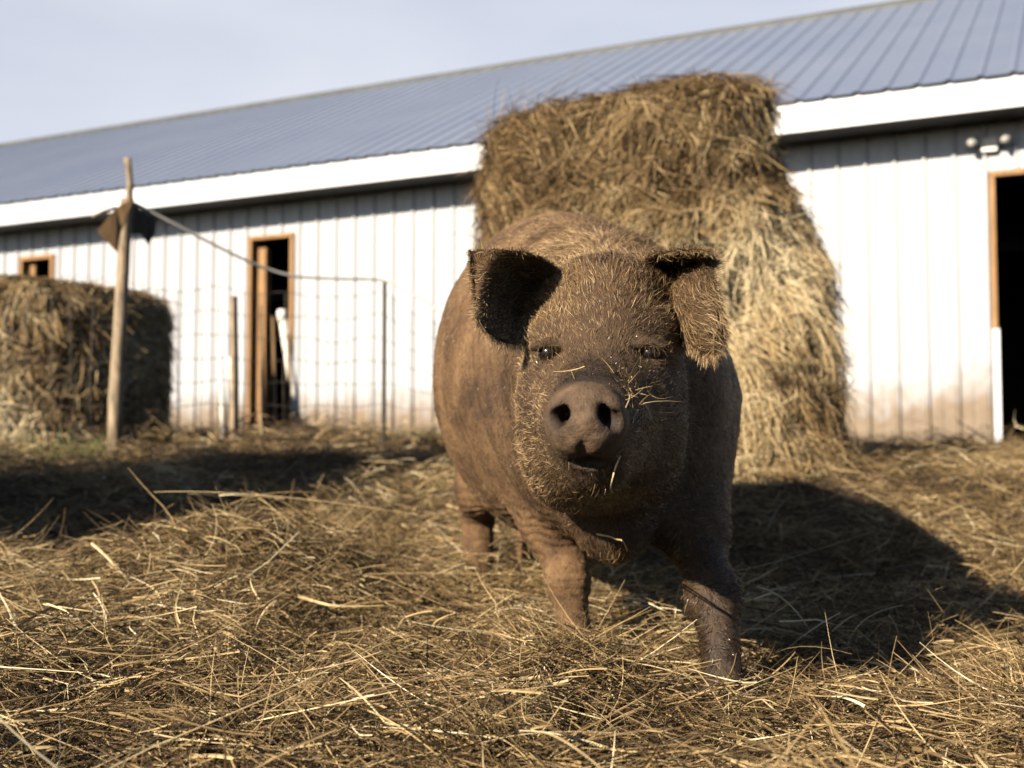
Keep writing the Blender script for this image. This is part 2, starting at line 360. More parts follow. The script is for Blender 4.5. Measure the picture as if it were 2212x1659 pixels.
for j in range(len(zs) - 1):
    for i in range(n - 1):
        sc, zc = (prof[i][0] + prof[i + 1][0]) / 2, (zs[j] + zs[j + 1]) / 2
        if any(o[0] < sc < o[1] and o[2] - .2 < zc < o[3] for o in OPEN): continue
        Fw.append((j * n + i, j * n + i + 1, (j + 1) * n + i + 1, (j + 1) * n + i))
mesh_np('wall', V - 0, np.array(Fw), M_wall, barn, origin=BO)
# interior liner, back and end walls
mb = MB(); DEP = 8.55; ax3, nx3, up = np.array([*WU, 0]), np.array([*WN_, 0]), np.array([0, 0, 1.])
mb.boxf(wp(sL, -DEP, GZ0 - .1), ax3, nx3, up, sR - sL, .1, Z_F1 - GZ0 + .12)
mb.boxf(wp(sL, -DEP + .1, GZ0 - .1), ax3, nx3, up, .1, DEP - .12, Z_SOF - GZ0 + .1)
mb.boxf(wp(sR - .1, -DEP + .1, GZ0 - .1), ax3, nx3, up, .1, DEP - .12, Z_SOF - GZ0 + .1)
mb.build('back_wall', M_in, barn, origin=BO)
# soffit + fascia
OV = .45
MB().boxf(wp(sL - .3, -.02, Z_SOF), ax3, nx3, up, sR - sL + .6, OV - .003, .02).build('soffit', M_soffit, barn, origin=BO)
MB().boxf(wp(sL - .3, OV - .02, Z_F0), ax3, nx3, up, sR - sL + .6, .03, Z_F1 - Z_F0).build('fascia', M_fascia, barn, origin=BO)
# roof: ribbed sheets on both slopes
RW = 4.65; sx_, dx_ = wall_s(2000)
v = ray(2005, 0); tt = v[0] / v[1]; o_ = W0 - WN_ * (RW - OV); kk = np.linalg.solve(np.array([[tt, -WU[0]], [1, -WU[1]]]), o_); Z_RD = CAM_Z + v[2] / v[1] * kk[0]
print('ridge', Z_RD, 'wall at 2000', dx_)
rprof = []
k = math.floor((sL - .3) / RP)
while k * RP < sR + .3:
    for ds, o in ((0, 0), (.018, .015), (.040, .015), (.058, 0)): rprof.append((k * RP + ds, o))
    k += 1
n = len(rprof); slope = np.array([0, 0, 0])
rise = Z_RD - Z_F1; ln = math.hypot(RW, rise); nr = (-rise / ln, RW / ln)
V = []
for (out, z) in ((OV + .05, Z_F1 + .012 - .05 * rise / RW), (OV - RW, Z_RD)):
    for s, o in rprof: V.append(wp(s, out + o * rise / ln, z + o * RW / ln))
for s, o in rprof: V.append(wp(s, OV - 2 * RW - .05, Z_F1 - .03))
Fr = [(j * n + i, j * n + i + 1, (j + 1) * n + i + 1, (j + 1) * n + i) for j in range(2) for i in range(n - 1)]
rf = mesh_np('roof', np.array(V), np.array(Fr), M_roof, barn, origin=BO)
MB().tube([wp(sL - .3, OV - RW, Z_RD + .02), wp(sR + .3, OV - RW, Z_RD + .0)], .05, 8).build('ridge_cap', M_cap, barn, origin=BO)
for s in (sL, sR):                                  # gable ends
    G5 = [wp(s, 0, GZ0 - .1), wp(s, -DEP, GZ0 - .1), wp(s, -DEP, Z_F1 + .02), wp(s, OV - RW, Z_RD - .04), wp(s, -.01, Z_F1 + .02)]; G5b = [q + ax3 * .06 for q in G5]; mb = MB()
    mb._add(G5 + G5b, [(4, 3, 2, 1, 0), (5, 6, 7, 8, 9)] + [(i, (i + 1) % 5, 5 + (i + 1) % 5, 5 + i) for i in range(5)]); mb.build('gable_wall', M_fascia, barn, origin=BO)
# door frames (lumber), proud of the wall sheet
def frame(s0, s1, z0, z1, wdt, name, left_only_to=None, right=True):
    mb = MB(); t = .10
    zl = left_only_to if left_only_to else z0
    mb.boxf(wp(s0 - .002, -t, zl), ax3, nx3, up, wdt, t + .03, z1 - zl - wdt)
    if right: mb.boxf(wp(s1 - wdt + .002, -t, z0), ax3, nx3, up, wdt, t + .03, z1 - z0 - wdt)
    mb.boxf(wp(s0 - .002, -t, z1 - wdt + .002), ax3, nx3, up, s1 - s0 + .004, t + .03, wdt)
    return mb.build(name, M_lumber, barn, origin=BO, bevel=.003)
fo = frame(d1s, d1e, GZ0, d1t, .045, 'door_frame')
MB().boxf(wp(d1s + .075, -.14, GZ0), ax3, nx3, up, .10, .09, d1t - GZ0 - .12).build('door_stud', M_lumber, barn, origin=BO, bevel=.003)
_, z710 = wall_z(2136, 710)
frame(d2s, d2s + 1.35, GZ0, d2t, .045, 'door_frame', left_only_to=z710)
frame(w1s, w1e, w1b, w1t, .05, 'window_frame')
MB().boxf(wp(w1s + .052, -.12, w1b), ax3, nx3, up, .10, .05, w1t - w1b - .052).build('window_shutter', M_lumber, barn, origin=BO)
# white trim under the short jamb of the big doorway
MB().boxf(wp(d2s + .004, -.06, GZ0), ax3, nx3, up, .05, .085, z710 - GZ0 - .004).build('corner_trim', M_fascia, barn, origin=BO)
# interior posts so the doorway is not a void
for s in (d2s + .35, d2s + 1.0, d1s + .5): MB().boxf(wp(s, -3.4, GZ0), ax3, nx3, up, .14, .14, Z_SOF - GZ0).build('interior_post', M_dark, barn, origin=BO)

# floodlight on the wall above the right doorway
sf, zf = wall_z(2138, 318); zf = min(zf, Z_SOF - .12)
fb = wp(sf, 0.02, zf)
fl = empty('floodlight', tuple(fb)); tag(fl, 'twin white floodlight fixed under the eave above the right doorway', 'floodlight')
mbx = MB().boxf(wp(sf - .06, .018, zf - .05), ax3, nx3, up, .12, .05, .11); mbx.build('mounting_box', M_white, fl, origin=fb, bevel=.01)
for sg in (-1, 1):
    a = wp(sf + sg * .05, .06, zf); b = wp(sf + sg * .11, .12, zf + .03)
    MB().tube([a, b], .014, 8).build('arm', M_white, fl, origin=fb)
    c = b; d = unit(nx3 * .8 + ax3 * sg * .35 - up * .45)
    MB().tube([c - d * .06, c - d * .03, c + d * .05], [.016, .028, .034], 14).build('lamp_head', M_rope, fl, True, origin=fb)
    MB().tube([c + d * .0505, c + d * .056], [.030, .02], 14).build('lamp_lens', M_glass, fl, True, origin=fb)

# ------------------------------------------------------------------ hay bales
m = Mat('bale_core'); v = m.coord((1, 1, .6))
c = m.ramp(m.noise(30, 8, .75, v), [(.32, (.07, .045, .022)), (.5, (.24, .165, .08)), (.7, (.46, .34, .18))]); m.set(Base_Color=c, Roughness=.95); m.bump(m.noise(45, 8, .8, v), 1, .03); M_core = m.m
m = Mat('net_wrap'); m.set(Base_Color=m.ramp(m.noise(40, 3), [(.3, (.45, .38, .26)), (.7, (.62, .55, .42))]), Roughness=.7); M_net = m.m
def bale(cx, cy, z0, h, rfun, seed, name_label, nstr, dark=None, lump=.03, Wst=(.002, .0048), Lst=(.05, .17), net=False, lean=(0, 0), topz=None, drape=.75):
    """standing drum; rfun(theta, v) is the radius at angle theta and height fraction v; theta 0 = +x, -pi/2 = towards camera"""
    r = np.random.default_rng(seed); base = np.array([cx, cy, z0])
    def pos(th, v, rr=1.0):
        rad = rfun(th, v) * rr; z = z0 + h * v * (topz(th) if topz else 1)
        x = cx + np.cos(th) * rad + lean[0] * v; y = cy + np.sin(th) * rad + lean[1] * v
        P = np.stack([x, y, z], -1); Q = P.reshape(-1, 3)
        n = lump * fbm(Q * 5.5 + seed, 3, seed) + lump * .8 * fbm(Q * 14, 2, seed + 3)
        o = np.stack([np.cos(th), np.sin(th), 0 * th], -1); return P + o * (n.reshape(th.shape) * np.minimum(1, rr * 1.0))[..., None]
    nt_, nv = 120, 56; th = np.linspace(0, 2 * math.pi, nt_, endpoint=False); vv = np.linspace(-.02, 1, nv)
    TH, VV = np.meshgrid(th, vv); G = pos(TH, VV); rings = [G.reshape(-1, 3)]
    for q in np.linspace(.93, .02, 14):
        g = pos(th, np.full(nt_, 1.0), q); g[:, 2] += .035 * (1 - q) + .02 * fbm(g * 6, 2, seed); rings.append(g)
    V = np.concatenate(rings); nr_ = len(V) // nt_; I = np.arange(nr_ * nt_).reshape(nr_, nt_); J = np.roll(I, -1, 1)
    Fq = np.stack([I[:-1], J[:-1], J[1:], I[1:]], -1).reshape(-1, 4)
    root = empty('hay_bale', tuple(base)); tag(root, name_label, 'hay bale', 'round hay bales standing in the yard')
    mesh_np('packed_core', V, [Fq, np.array([I[-1]])], M_core, root, smooth=True, origin=base)
    # strands over side and top
    N = nstr; th = r.uniform(0, 2 * math.pi, N); back = (np.sin(th) > .55) & (r.random(N) < .7); th[back] = -th[back]
    vv = r.random(N) ** .9
    P = pos(th, vv); e = .01
    tt = unit(pos(th + e, vv) - P); tv = unit(pos(th, vv + e) - P); nn = unit(np.cross(tt, tv))
    a = r.normal(0, .38, N) + 2.4 * vnoise(P * 2.6, seed + 1) * sstep(.1, .9, vv); dn = r.random(N) < drape
    D = np.where(dn[:, None], -tv * np.cos(a)[:, None] + tt * np.sin(a)[:, None], tt * np.cos(a)[:, None] + tv * np.sin(a)[:, None])
    D = D + nn * r.uniform(-.05, .28, N)[:, None]
    L = r.uniform(*Lst, N) * r.choice([.5, 1, 1.3], N, p=[.4, .45, .15]); W = r.uniform(*Wst, N)
    P = P + nn * r.uniform(-.008, .03, N)[:, None]
    bend = nn * r.uniform(-.26, .02, N)[:, None] + r.normal(0, .12, (N, 3)) + np.array([0, 0, -.12]) * r.random(N)[:, None]; kink = r.normal(0, .22, (N, 3)) * (r.random(N) < .3)[:, None]
    T = np.clip(r.normal(.52, .22, N) + .52 * fbm(P * 3.4, 3, seed + 5), 0, 1)
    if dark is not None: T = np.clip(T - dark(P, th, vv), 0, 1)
    s1 = strands(P, D, L, W, 4, bend, kink, seed=seed), T
    N = nstr // 6; th = r.uniform(0, 2 * math.pi, N); q = np.sqrt(r.random(N)) * 1.02
    P = pos(th, np.ones(N), q); P[:, 2] += .035 * (1 - q) + r.uniform(0, .03, N)
    az = r.uniform(0, 2 * math.pi, N); D = np.stack([np.cos(az), np.sin(az), r.normal(-.08, .10, N)], -1)
    s2 = strands(P, D, r.uniform(.05, .16, N), r.uniform(*Wst, N), 3, r.normal(0, .2, (N, 3)) + np.array([0, 0, -.25]), None, seed=seed + 1), np.clip(r.normal(.28, .15, N), 0, 1)
    s = tag(strand_obj('loose_straw', [s1, s2], M_bale, root, origin=base), kind='stuff')
    if net:
        mbn = MB()
        for q in np.arange(.06, .60, .055):
            thh = np.linspace(-math.pi, -.45, 60); g = pos(thh, np.full(60, q), 1.0); g[:, :2] += (g[:, :2] - base[:2]) * .03; mbn.tube(list(g), .0035, 4)
        mbn.build('net_wrap', M_net, root, origin=base)
    return root, pos
# outline of the big bale behind the pig, as half widths over height
def outl(v, pts): return np.interp(v, [p[0] for p in pts], [p[1] for p in pts])
BD = 4.95
zt = at(1400, 148, BD - .64)[2]; zb = .18; BH = zt - zb
def vv_of(Y): return (at(1400, Y, BD)[2] - zb) / BH
cxb = at(1375, 500, BD)[0]
Rr = [(vv_of(Y), (at(X, Y, BD)[0] - cxb)) for X, Y in ((1768, 1020), (1770, 900), (1765, 760), (1750, 620), (1708, 500), (1660, 400), (1640, 300), (1642, 240), (1652, 150))]
Lr_ = [(vv_of(Y), (cxb - at(X, Y, BD)[0])) for X, Y in ((1030, 1020), (1040, 800), (1055, 600), (1058, 480), (1054, 400), (1060, 320), (1064, 250), (1072, 200), (1080, 150))]
def r_big(th, v):
    a = outl(v, Rr); b = outl(v, Lr_); c = np.cos(th); s = np.sin(th)
    ex = np.where(c > 0, a, b); fy = np.where(s < 0, .60 + .10 * np.clip(.5 - v, -.5, .5), .62)
    p = np.where(c > 0, 2.05 + 1.3 * np.clip(1 - v, 0, 1), 3.2)
    return 1 / ((np.abs(c) / ex) ** p + (np.abs(s) / fy) ** p) ** (1 / p)
def top_big(th): return 1 - .085 * sstep(-.5, 1, -np.cos(th)) + .018 * sstep(.2, 1, np.cos(th)) - .03 * np.sin(th) * (np.sin(th) > 0)
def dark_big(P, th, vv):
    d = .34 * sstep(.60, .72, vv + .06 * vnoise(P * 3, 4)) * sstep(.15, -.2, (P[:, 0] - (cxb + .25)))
    d += .10 * sstep(.95, 1., vv) - .14 - .26 * np.exp(-((P[:, 0] - cxb - .25) / .30) ** 2 - ((vv - .86) / .06) ** 2) + .25 * sstep(.42, .52, P[:, 0] - cxb) * sstep(.6, .75, vv) - .36 * np.exp(-((P[:, 0] - cxb) / .50) ** 2 - ((vv - .58) / .13) ** 2)  # weathered and golden patches, plus shade of the upper right side put into tint
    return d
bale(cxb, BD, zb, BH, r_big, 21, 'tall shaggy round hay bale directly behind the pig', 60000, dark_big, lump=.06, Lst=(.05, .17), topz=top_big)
zb2 = .36; c2 = at(62, 800, 7.1)
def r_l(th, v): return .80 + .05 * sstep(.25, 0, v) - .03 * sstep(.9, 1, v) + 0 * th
def dark_l(P, th, vv): return -.16 + .14 * sstep(.52, .72, vv + .5 * (P[:, 0] - c2[0]) - .1 + .1 * vnoise(P * 3, 9)) - .60 * sstep(.4, -.1, P[:, 0] - c2[0] + .6 * (vv - .5)) * sstep(.75, .45, vv)  # sunlight on the lower left is put into the straw tint
zt2 = at(75, 600, 6.4)[2]
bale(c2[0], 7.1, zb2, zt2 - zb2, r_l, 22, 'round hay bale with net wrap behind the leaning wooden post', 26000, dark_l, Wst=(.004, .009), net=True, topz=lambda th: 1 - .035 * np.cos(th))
# unseen stacked pair added past the left edge to throw the long yard shadow
bale(-3.05, 2.68, .05, 1.15, lambda th, v: .72 + 0 * th, 23, 'lower unseen round hay bale added past the left edge to cast shade', 3500, Wst=(.006, .01))
bale(-3.0, 2.73, 1.24, .9, lambda th, v: .70 + 0 * th, 24, 'upper unseen round hay bale added past the left edge to cast shade', 3500, Wst=(.006, .01))

# ------------------------------------------------------------------ fence, posts, rope, mesh
PD = 5.8
pb, pt_ = at(250, 935, PD), at(272, 430, PD); 
b0 = pb.copy(); b0[2] = terrain(b0[0], b0[1]) - .05
post = empty('wooden_post', tuple(b0)); tag(post, 'crooked weathered wooden post in front of the left hay bale', 'post')
pp = [b0, at(249, 870, PD), at(258, 720, PD), at(266, 580, PD), at(271, 470, PD), at(273, 430, PD)]
MB().tube(pp, [.040, .036, .033, .032, .031, .030], 12).build('pole', M_post, post, True, origin=b0)
MB().tube([at(277, 470, PD + .02), at(279, 430, PD + .02), at(281, 395, PD + .02), at(278, 365, PD), at(275, 342, PD)], [.026, .020, .016, .016, .019], 10).build('forked_tip', M_post, post, True, origin=b0)
def plate(pts, thick, name, mat, parent, origin):
    A = [np.asarray(p) for p in pts]; nrm = unit(np.cross(A[1] - A[0], A[2] - A[0])); n = len(A); mb = MB()
    mb._add(A + [a + nrm * thick for a in A], [tuple(range(n))[::-1], tuple(range(n, 2 * n))] + [(i, (i + 1) % n, n + (i + 1) % n, n + i) for i in range(n)])
    return mb.build(name, mat, parent, origin=origin)
plate([at(290, 432, 5.73), at(252, 452, 5.70), at(212, 502, 5.65), at(254, 547, 5.70), at(262, 500, 5.72)], .02, 'triangular_board', M_board, post, b0)
plate([at(288, 436, 5.88), at(304, 452, 5.93), at(338, 476, 6.00), at(336, 502, 6.00), at(322, 522, 5.98), at(308, 500, 5.95), at(286, 498, 5.90)], .02, 'dark_board', M_dark, post, b0)
MB().tube([at(200, 470, 5.76), at(222, 458, 5.78), at(250, 448, 5.82)], [.012, .010, .008], 6).build('twig', M_post, post, True, origin=b0)
TPD = 6.5
tb = at(829, 940, TPD); tb[2] = terrain(tb[0], tb[1]) - .05; tt_ = at(829, 610, TPD)
tpost = empty('steel_fence_post', tuple(tb)); tag(tpost, 'thin dark steel fence post standing before the white wall', 'post')
MB().boxf(tb - [.012, .003, 0], [1, 0, 0], [0, 1, 0], up, .024, .006, tt_[2] - tb[2]).build('flange', M_tpost, tpost, origin=tb)
MB().boxf(tb - [.003, .025, 0], [1, 0, 0], [0, 1, 0], up, .006, .0215, tt_[2] - tb[2]).build('web', M_tpost, tpost, origin=tb)
# rope from post to steel post and on behind the pig
def cat(P): # catmull through points
    P = [np.asarray(p) for p in P]; P = [P[0]] + P + [P[-1]]; out = []
    for i in range(1, len(P) - 2):
        for t in np.linspace(0, 1, 8, endpoint=False):
            a, b, c, d = P[i - 1:i + 3]; out.append(.5 * ((2 * b) + (c - a) * t + (2 * a - 5 * b + 4 * c - d) * t * t + (3 * b - a - 3 * c + d) * t ** 3))
    out.append(P[-2]); return out
rope = cat([at(288, 438, 5.85), at(340, 465, 5.91), at(430, 512, 6.02), at(520, 557, 6.14), at(580, 582, 6.23), at(640, 597, 6.30), at(730, 602, 6.40), at(829, 606, 6.51), at(890, 635, 6.40), at(955, 675, 6.28), at(1040, 735, 6.16), at(1120, 800, 6.05)])
tag(MB().tube(rope, .0085, 6).build('fence_rope', M_rope, None, True, origin=rope[0]), 'sagging grey rope running from the wooden post past the doorway', 'rope')
# woven wire fence following the posts
def fpath(X): # distance of the wire net at frame column X
    return np.interp(X, [-60, 250, 829, 960, 1120], [5.46, 5.84, 6.53, 6.34, 6.16])
mbw = MB()
Xs = list(range(-30, 1120, 46)); bow = lambda X: 8 * math.sin(X * .011) + 5 * math.sin(X * .037)
for X in Xs:
    d = fpath(X) ; j = 4 * math.sin(X * 1.7)
    top = at(X + j, 632 + bow(X), d) if X < 829 else at(X + j, np.interp(X, [829, 1120], [632, 820]) + bow(X), d)
    bot = at(X, 935, d); bot[2] = terrain(bot[0], bot[1]) - .01
    mid = (top + bot) / 2 + np.array([.012 * math.sin(X), .02 * math.cos(X * 1.3), 0]); mbw.tube([top, mid, bot], .0019, 4)
for q in np.linspace(0, 1, 7):
    row = []
    for X in range(-30, 1121, 23):
        d = fpath(X); tY = (632 if X < 829 else np.interp(X, [829, 1120], [632, 820])) + bow(X); row.append(at(X, tY + (925 - tY) * q + 3 * math.sin(X * .05 + q * 9), d - .004))
    mbw.tube(row, .0019, 4)
o = mbw.build('wire_mesh', M_wire, None, True, origin=at(400, 935, 5.93)); o.name = 'wire_fence'
tag(o, 'thin sagging woven wire fence stretched left of the pig', 'fence')
# stakes and white pipes by the doorway
def stick(name, a, b, ra, rb, mat, label, cat_, n=8, group=None):
    a = np.asarray(a); b = np.asarray(b); mid = (a + b) / 2 + [.004, 0, .0]
    o = MB().tube([a, mid, b], [ra, (ra + rb) / 2, rb], n).build(name, mat, None, n > 5, origin=a); return tag(o, label, cat_, group)
def foot(X, Y, d): p = at(X, Y, d); p[2] = terrain(p[0], p[1]) - .04; return p
stick('wooden_stake', foot(507, 910, 6.69), at(505, 640, 6.69), .026, .022, M_post, 'short brown wooden stake just left of the narrow doorway', 'stake', 4)
stick('white_pipe', foot(484, 925, 7.09), at(474, 735, 7.09), .022, .010, M_white, 'thin white pipe upright left of the brown stake', 'pipe', 8)
stick('white_board', foot(512, 915, 6.98), at(498, 770, 6.98), .024, .016, M_white, 'narrow white board leaning behind the brown stake', 'board', 4)
stick('leaning_white_pipe', foot(652, 925, 8.61), at(612, 690, 8.37), .03, .034, M_white, 'white pipe with knobbed end leaning across the narrow doorway', 'pipe')
p_ = at(610, 682, 8.37); kn = MB().tube([p_ - [.0, 0, .05], p_, p_ + [-.005, 0, .045]], [.03, .042, .032], 10).build('knob', M_white, bpy.data.objects['leaning_white_pipe'], True, origin=foot(652, 925, 8.61))
for X, tY in ((566, 640), (592, 665), (625, 700)):
    stick('brown_stake', foot(X + 2, 925, 8.0), at(X - 3, tY + 20, 8.0), .014, .012, M_board, {566: 'leftmost thin brown stake inside the narrow doorway', 592: 'middle thin brown stake inside the narrow doorway', 625: 'thin brown stake beside the leaning white pipe'}[X], 'stake', 5, 'thin stakes before the doorway')

# green grass at the foot of the wall
def grass(N, spots, seed):
    r = np.random.default_rng(seed); P = []
    for (X, d, sx, sy, n) in spots:
        n = int(n * .22)
        c = at(X, 950, d); xy = np.stack([c[0] + r.normal(0, sx, n), c[1] + r.normal(0, sy, n)], -1); P.append(xy)
    xy = np.concatenate(P); N = len(xy); z = terrain(xy[:, 0], xy[:, 1]); P = np.column_stack([xy, z])
    D = np.column_stack([r.normal(0, .35, N), r.normal(0, .35, N), np.ones(N)])
    return strands(P, D, r.uniform(.05, .13, N), r.uniform(.004, .008, N), 3, r.normal(0, .3, (N, 3)), None, seed=seed, taper=(1, .8, .1)), r.random(N)
tag(strand_obj('grass', [grass(0, [(110, 5.7, .16, .1, 900), (770, 9.7, .35, .12, 500), (900, 9.4, .4, .12, 900), (30, 5.6, .1, .1, 300)], 5)], M_grass), 'short green grass showing through the hay near the wall', 'grass', kind='stuff')

# ------------------------------------------------------------------ pig
# the pig is modelled in a shorter-lens camera frame (y runs K times shorter) and its Empty stretches it by K in depth from the camera
FD, PD_ = 2150.0, R(3.5)
def pray(X, Y):
    v = np.array([(X - 1106) / FD, 1.0, (829.5 - Y) / FD]); c, s = math.cos(PD_), math.sin(PD_)
    return np.array([v[0], v[1] * c - v[2] * s, v[1] * s + v[2] * c])
def pat(X, Y, d): v = pray(X, Y); return np.array([0, 0, CAM_Z]) + v * (d / v[1])
def D2W(p): return np.asarray(p) * np.array([1, K, 1])
def V3(*a): return np.array(a, np.float32)
def rcone(P, a, b, ra, rb):
    a, b = V3(*a), V3(*b); ab = b - a; t = np.clip(((P - a) @ ab) / (ab @ ab), 0, 1)[:, None]
    return np.linalg.norm(P - a - t * ab, axis=1) - (ra + (rb - ra) * t[:, 0])
def ell(P, c, r, M=None):
    Q = P - V3(*c)
    if M is not None: Q = Q @ M
    r = V3(*r); k0 = np.linalg.norm(Q / r, axis=1); k1 = np.linalg.norm(Q / (r * r), axis=1) + 1e-9
    return k0 * (k0 - 1) / k1
def smin(a, b, k):
    h = np.maximum(k - np.abs(a - b), 0) / k; return np.minimum(a, b) - h * h * k * .25
def smax(a, b, k): return -smin(-a, -b, k)
def axes(fwd, upv=(0, 0, 1)):
    f = unit(np.array(fwd, float)); s = unit(np.cross(f, upv)); u = np.cross(s, f); return np.stack([s, f, u], 1).astype(np.float32)   # columns: right, forward, up
SN = np.array([-.17, -.985, .06]); SN /= np.linalg.norm(SN); SM = axes(SN)      # snout axis
SC = pat(1262, 901, 1.285)                                                        # centre of snout disc
def off(r, f, u): return SC + SM[:, 0] * r + SM[:, 1] * f + SM[:, 2] * u         # r>0 = pig's own right = viewer left
HM = axes((-.12, -.98, -.1))
EYE_L, EYE_R = None, None
def sdf_base(P):
    # torso
    d = ell(P, (.185, 2.02, .535), (.245, .36, .30))
    d = smin(d, ell(P, (.115, 2.36, .580), (.30, .46, .380)), .12)
    d = smin(d, ell(P, (.10, 2.68, .59), (.255, .33, .345)), .12)
    d = smin(d, rcone(P, (.15, 1.72, .595), (.168, 2.12, .655), .120, .185), .08)          # neck
    d = smin(d, ell(P, (.17, 1.86, .40), (.15, .20, .15)), .07)                       # brisket
    d = smin(d, ell(P, (.178, 1.74, .305), (.062, .11, .088)), .07)                      # dewlap
    # legs
    d = smin(d, rcone(P, (.315, 1.98, .48), (.327, 1.81, .275), .125, .062), .07)
    d = smin(d, rcone(P, (.327, 1.81, .275), (.338, 1.68, .165), .054, .035), .04); d = smin(d, ell(P, (.336, 1.68, .17), (.042, .042, .045)), .03)
    d = smin(d, rcone(P, (.338, 1.68, .165), (.334, 1.60, .045), .034, .030), .02)
    d = smin(d, rcone(P, (.318, 1.585, .035), (.314, 1.56, .0), .020, .021), .012); d = smin(d, rcone(P, (.348, 1.585, .035), (.352, 1.56, .0), .020, .021), .012)
    d = smin(d, rcone(P, (.055, 2.06, .46), (.078, 1.98, .27), .12, .060), .07)
    d = smin(d, rcone(P, (.078, 1.98, .27), (.110, 1.93, .15), .052, .034), .04); d = smin(d, ell(P, (.108, 1.925, .165), (.040, .042, .045)), .03)
    d = smin(d, rcone(P, (.110, 1.93, .15), (.122, 1.90, .03), .033, .033), .02)
    d = smin(d, rcone(P, (.0, 2.66, .50), (-.075, 2.60, .31), .17, .070), .08)
    d = smin(d, rcone(P, (-.075, 2.60, .31), (-.092, 2.70, .24), .062, .044), .04)
    d = smin(d, rcone(P, (-.092, 2.70, .24), (-.086, 2.64, .05), .042, .036), .03)
    d = smin(d, rcone(P, (.2, 2.78, .50), (.13, 2.84, .30), .15, .065), .08)
    d = smin(d, rcone(P, (.13, 2.84, .30), (.055, 2.95, .22), .055, .042), .04)
    d = smin(d, rcone(P, (.055, 2.95, .22), (.045, 2.88, .06), .04, .034), .03)
    d = smin(d, rcone(P, (.10, 2.98, .72), (.13, 3.08, .62), .03, .012), .04)            # tail
    # head
    h = ell(P, (.147, 1.625, .592), (.126, .15, .127))
    h = smin(h, ell(P, (.092, 1.63, .428), (.080, .135, .118)), .07)
    h = smin(h, ell(P, (.202, 1.64, .432), (.080, .135, .112)), .07)
    h = smin(h, ell(P, (.144, 1.55, .51), (.109, .12, .11)), .06)
    h = smin(h, rcone(P, (.136, 1.52, .475), tuple(off(0, -.035, -.004)), .112, .056), .06)  # muzzle
    h = smin(h, rcone(P, (.14, 1.56, .40), (.112, 1.375, .392), .085, .040), .05)             # lower jaw
    h = smin(h, ell(P, (.068, 1.53, .597), (.034, .03, .016)), .04); h = smin(h, ell(P, (.215, 1.53, .597), (.034, .03, .016)), .04)   # brows
    h = smin(h, ell(P, (.145, 1.60, .672), (.078, .08, .040)), .05)                             # poll
    h = smin(h, rcone(P, tuple(pat(1398, 585, 1.62)), tuple(pat(1430, 670, 1.585)), .03, .028), .03)
    h = smin(h, rcone(P, tuple(pat(1225, 620, 1.62)), tuple(pat(1170, 700, 1.60)), .026, .028), .03)
    d = smin(d, h, .05)
    return d
def snout_parts(P):
    Q = (P - V3(*SC)) @ SM                                                       # local: x right(pig), y forward, z up
    e = np.sqrt((Q[:, 0] / 1.13) ** 2 + (Q[:, 2] - .001) ** 2 + 1e-9)
    w_ = .0435 - .004 * np.clip(-Q[:, 2] / .04, 0, 1) * np.abs(Q[:, 0] / .05)
    dr = e - (w_ - .012); df = np.abs(Q[:, 1] + .016) - (.019 - .010)
    disc = np.minimum(np.maximum(dr, df), 0) + np.linalg.norm(np.maximum(np.stack([dr, df], 1), 0), axis=1) - .011
    return Q, disc
def sdf(P):
    d = sdf_base(P); near = np.linalg.norm(P - V3(*SC), axis=1) < .16
    if near.any():
        p = P[near]; Q, disc = snout_parts(p); x = d[near]; pw = p + (.0022 * np.stack([vnoise(p * 70, 71), vnoise(p * 70, 72), vnoise(p * 70, 73)], 1)).astype(np.float32)
        x = smin(x, disc, .014)
        groove = ell(p, tuple(off(0, -.050, .012)), (.062, .008, .056), SM)      # crease behind the disc is left subtle
        for sg in (-1, 1):
            rim = ell(p, tuple(off(sg * .0265, -.006, .004)), (.019, .012, .022), SM); x = smin(x, rim, .012)
        for sg in (-1, 1):
            x = smax(x, -ell(pw, tuple(off(sg * .0262, .0, .003 + (.002 if sg < 0 else 0))), (.0074 if sg > 0 else .0060, .030, .0105 if sg > 0 else .0122), SM), .009)
            x = smax(x, -ell(pw, tuple(off(sg * .0355, .001, -.004)), (.0105, .0065, .0105), SM), .012)
        x = smax(x, -ell(p, tuple(off(0, .006, -.050)), (.0040, .012, .016), SM), .012)      # philtrum
        x = smax(x, -ell(p, tuple(off(0, -.014, -.0575)), (.031, .034, .0072), SM), .006)    # mouth
        d = d.copy(); d[near] = x
    if EYE_L is not None:
        for E in (EYE_L, EYE_R):
            nr = np.linalg.norm(P - V3(*E), axis=1) < .09
            if nr.any():
                sg = -1 if E[0] < .12 else 1                                     # side of the face; outer corner lies lower
                p = P[nr]; x = d[nr]; x = smax(x, -(np.linalg.norm((p - V3(*E)) / V3(1.25, 1, .85), axis=1) - .0180), .018)
                for (ox, oz, rx, rz) in ((-.015, .0125, .013, .0075), (.0, .0150, .015, .0085), (.017, .0085, .014, .0085), (-.010, -.0160, .013, .0055), (.011, -.0165, .013, .0060)):
                    x = smin(x, ell(p, tuple(np.array(E) + [sg * ox, .004, oz - .001]), (rx, .013, rz)), .010)
                d = d.copy(); d[nr] = x
    return d
def hit(X, Y, d0=1.1, fn=None):
    v = pray(X, Y); v = v / np.linalg.norm(v); o = np.array([0, 0, CAM_Z]); t = d0
    for _ in range(80):
        s = float((fn or sdf)((o + v * t)[None].astype(np.float32))[0]); t += s * .8
        if abs(s) < .0005 or t > 4: break
    return o + v * t
eL, eR = hit(1186, 760, fn=sdf_base), hit(1404, 760, fn=sdf_base)
EYE_L, EYE_R = eL + np.array([0.0, .002, 0]), eR + np.array([0.0, .002, 0])
print('eyes', EYE_L, EYE_R)

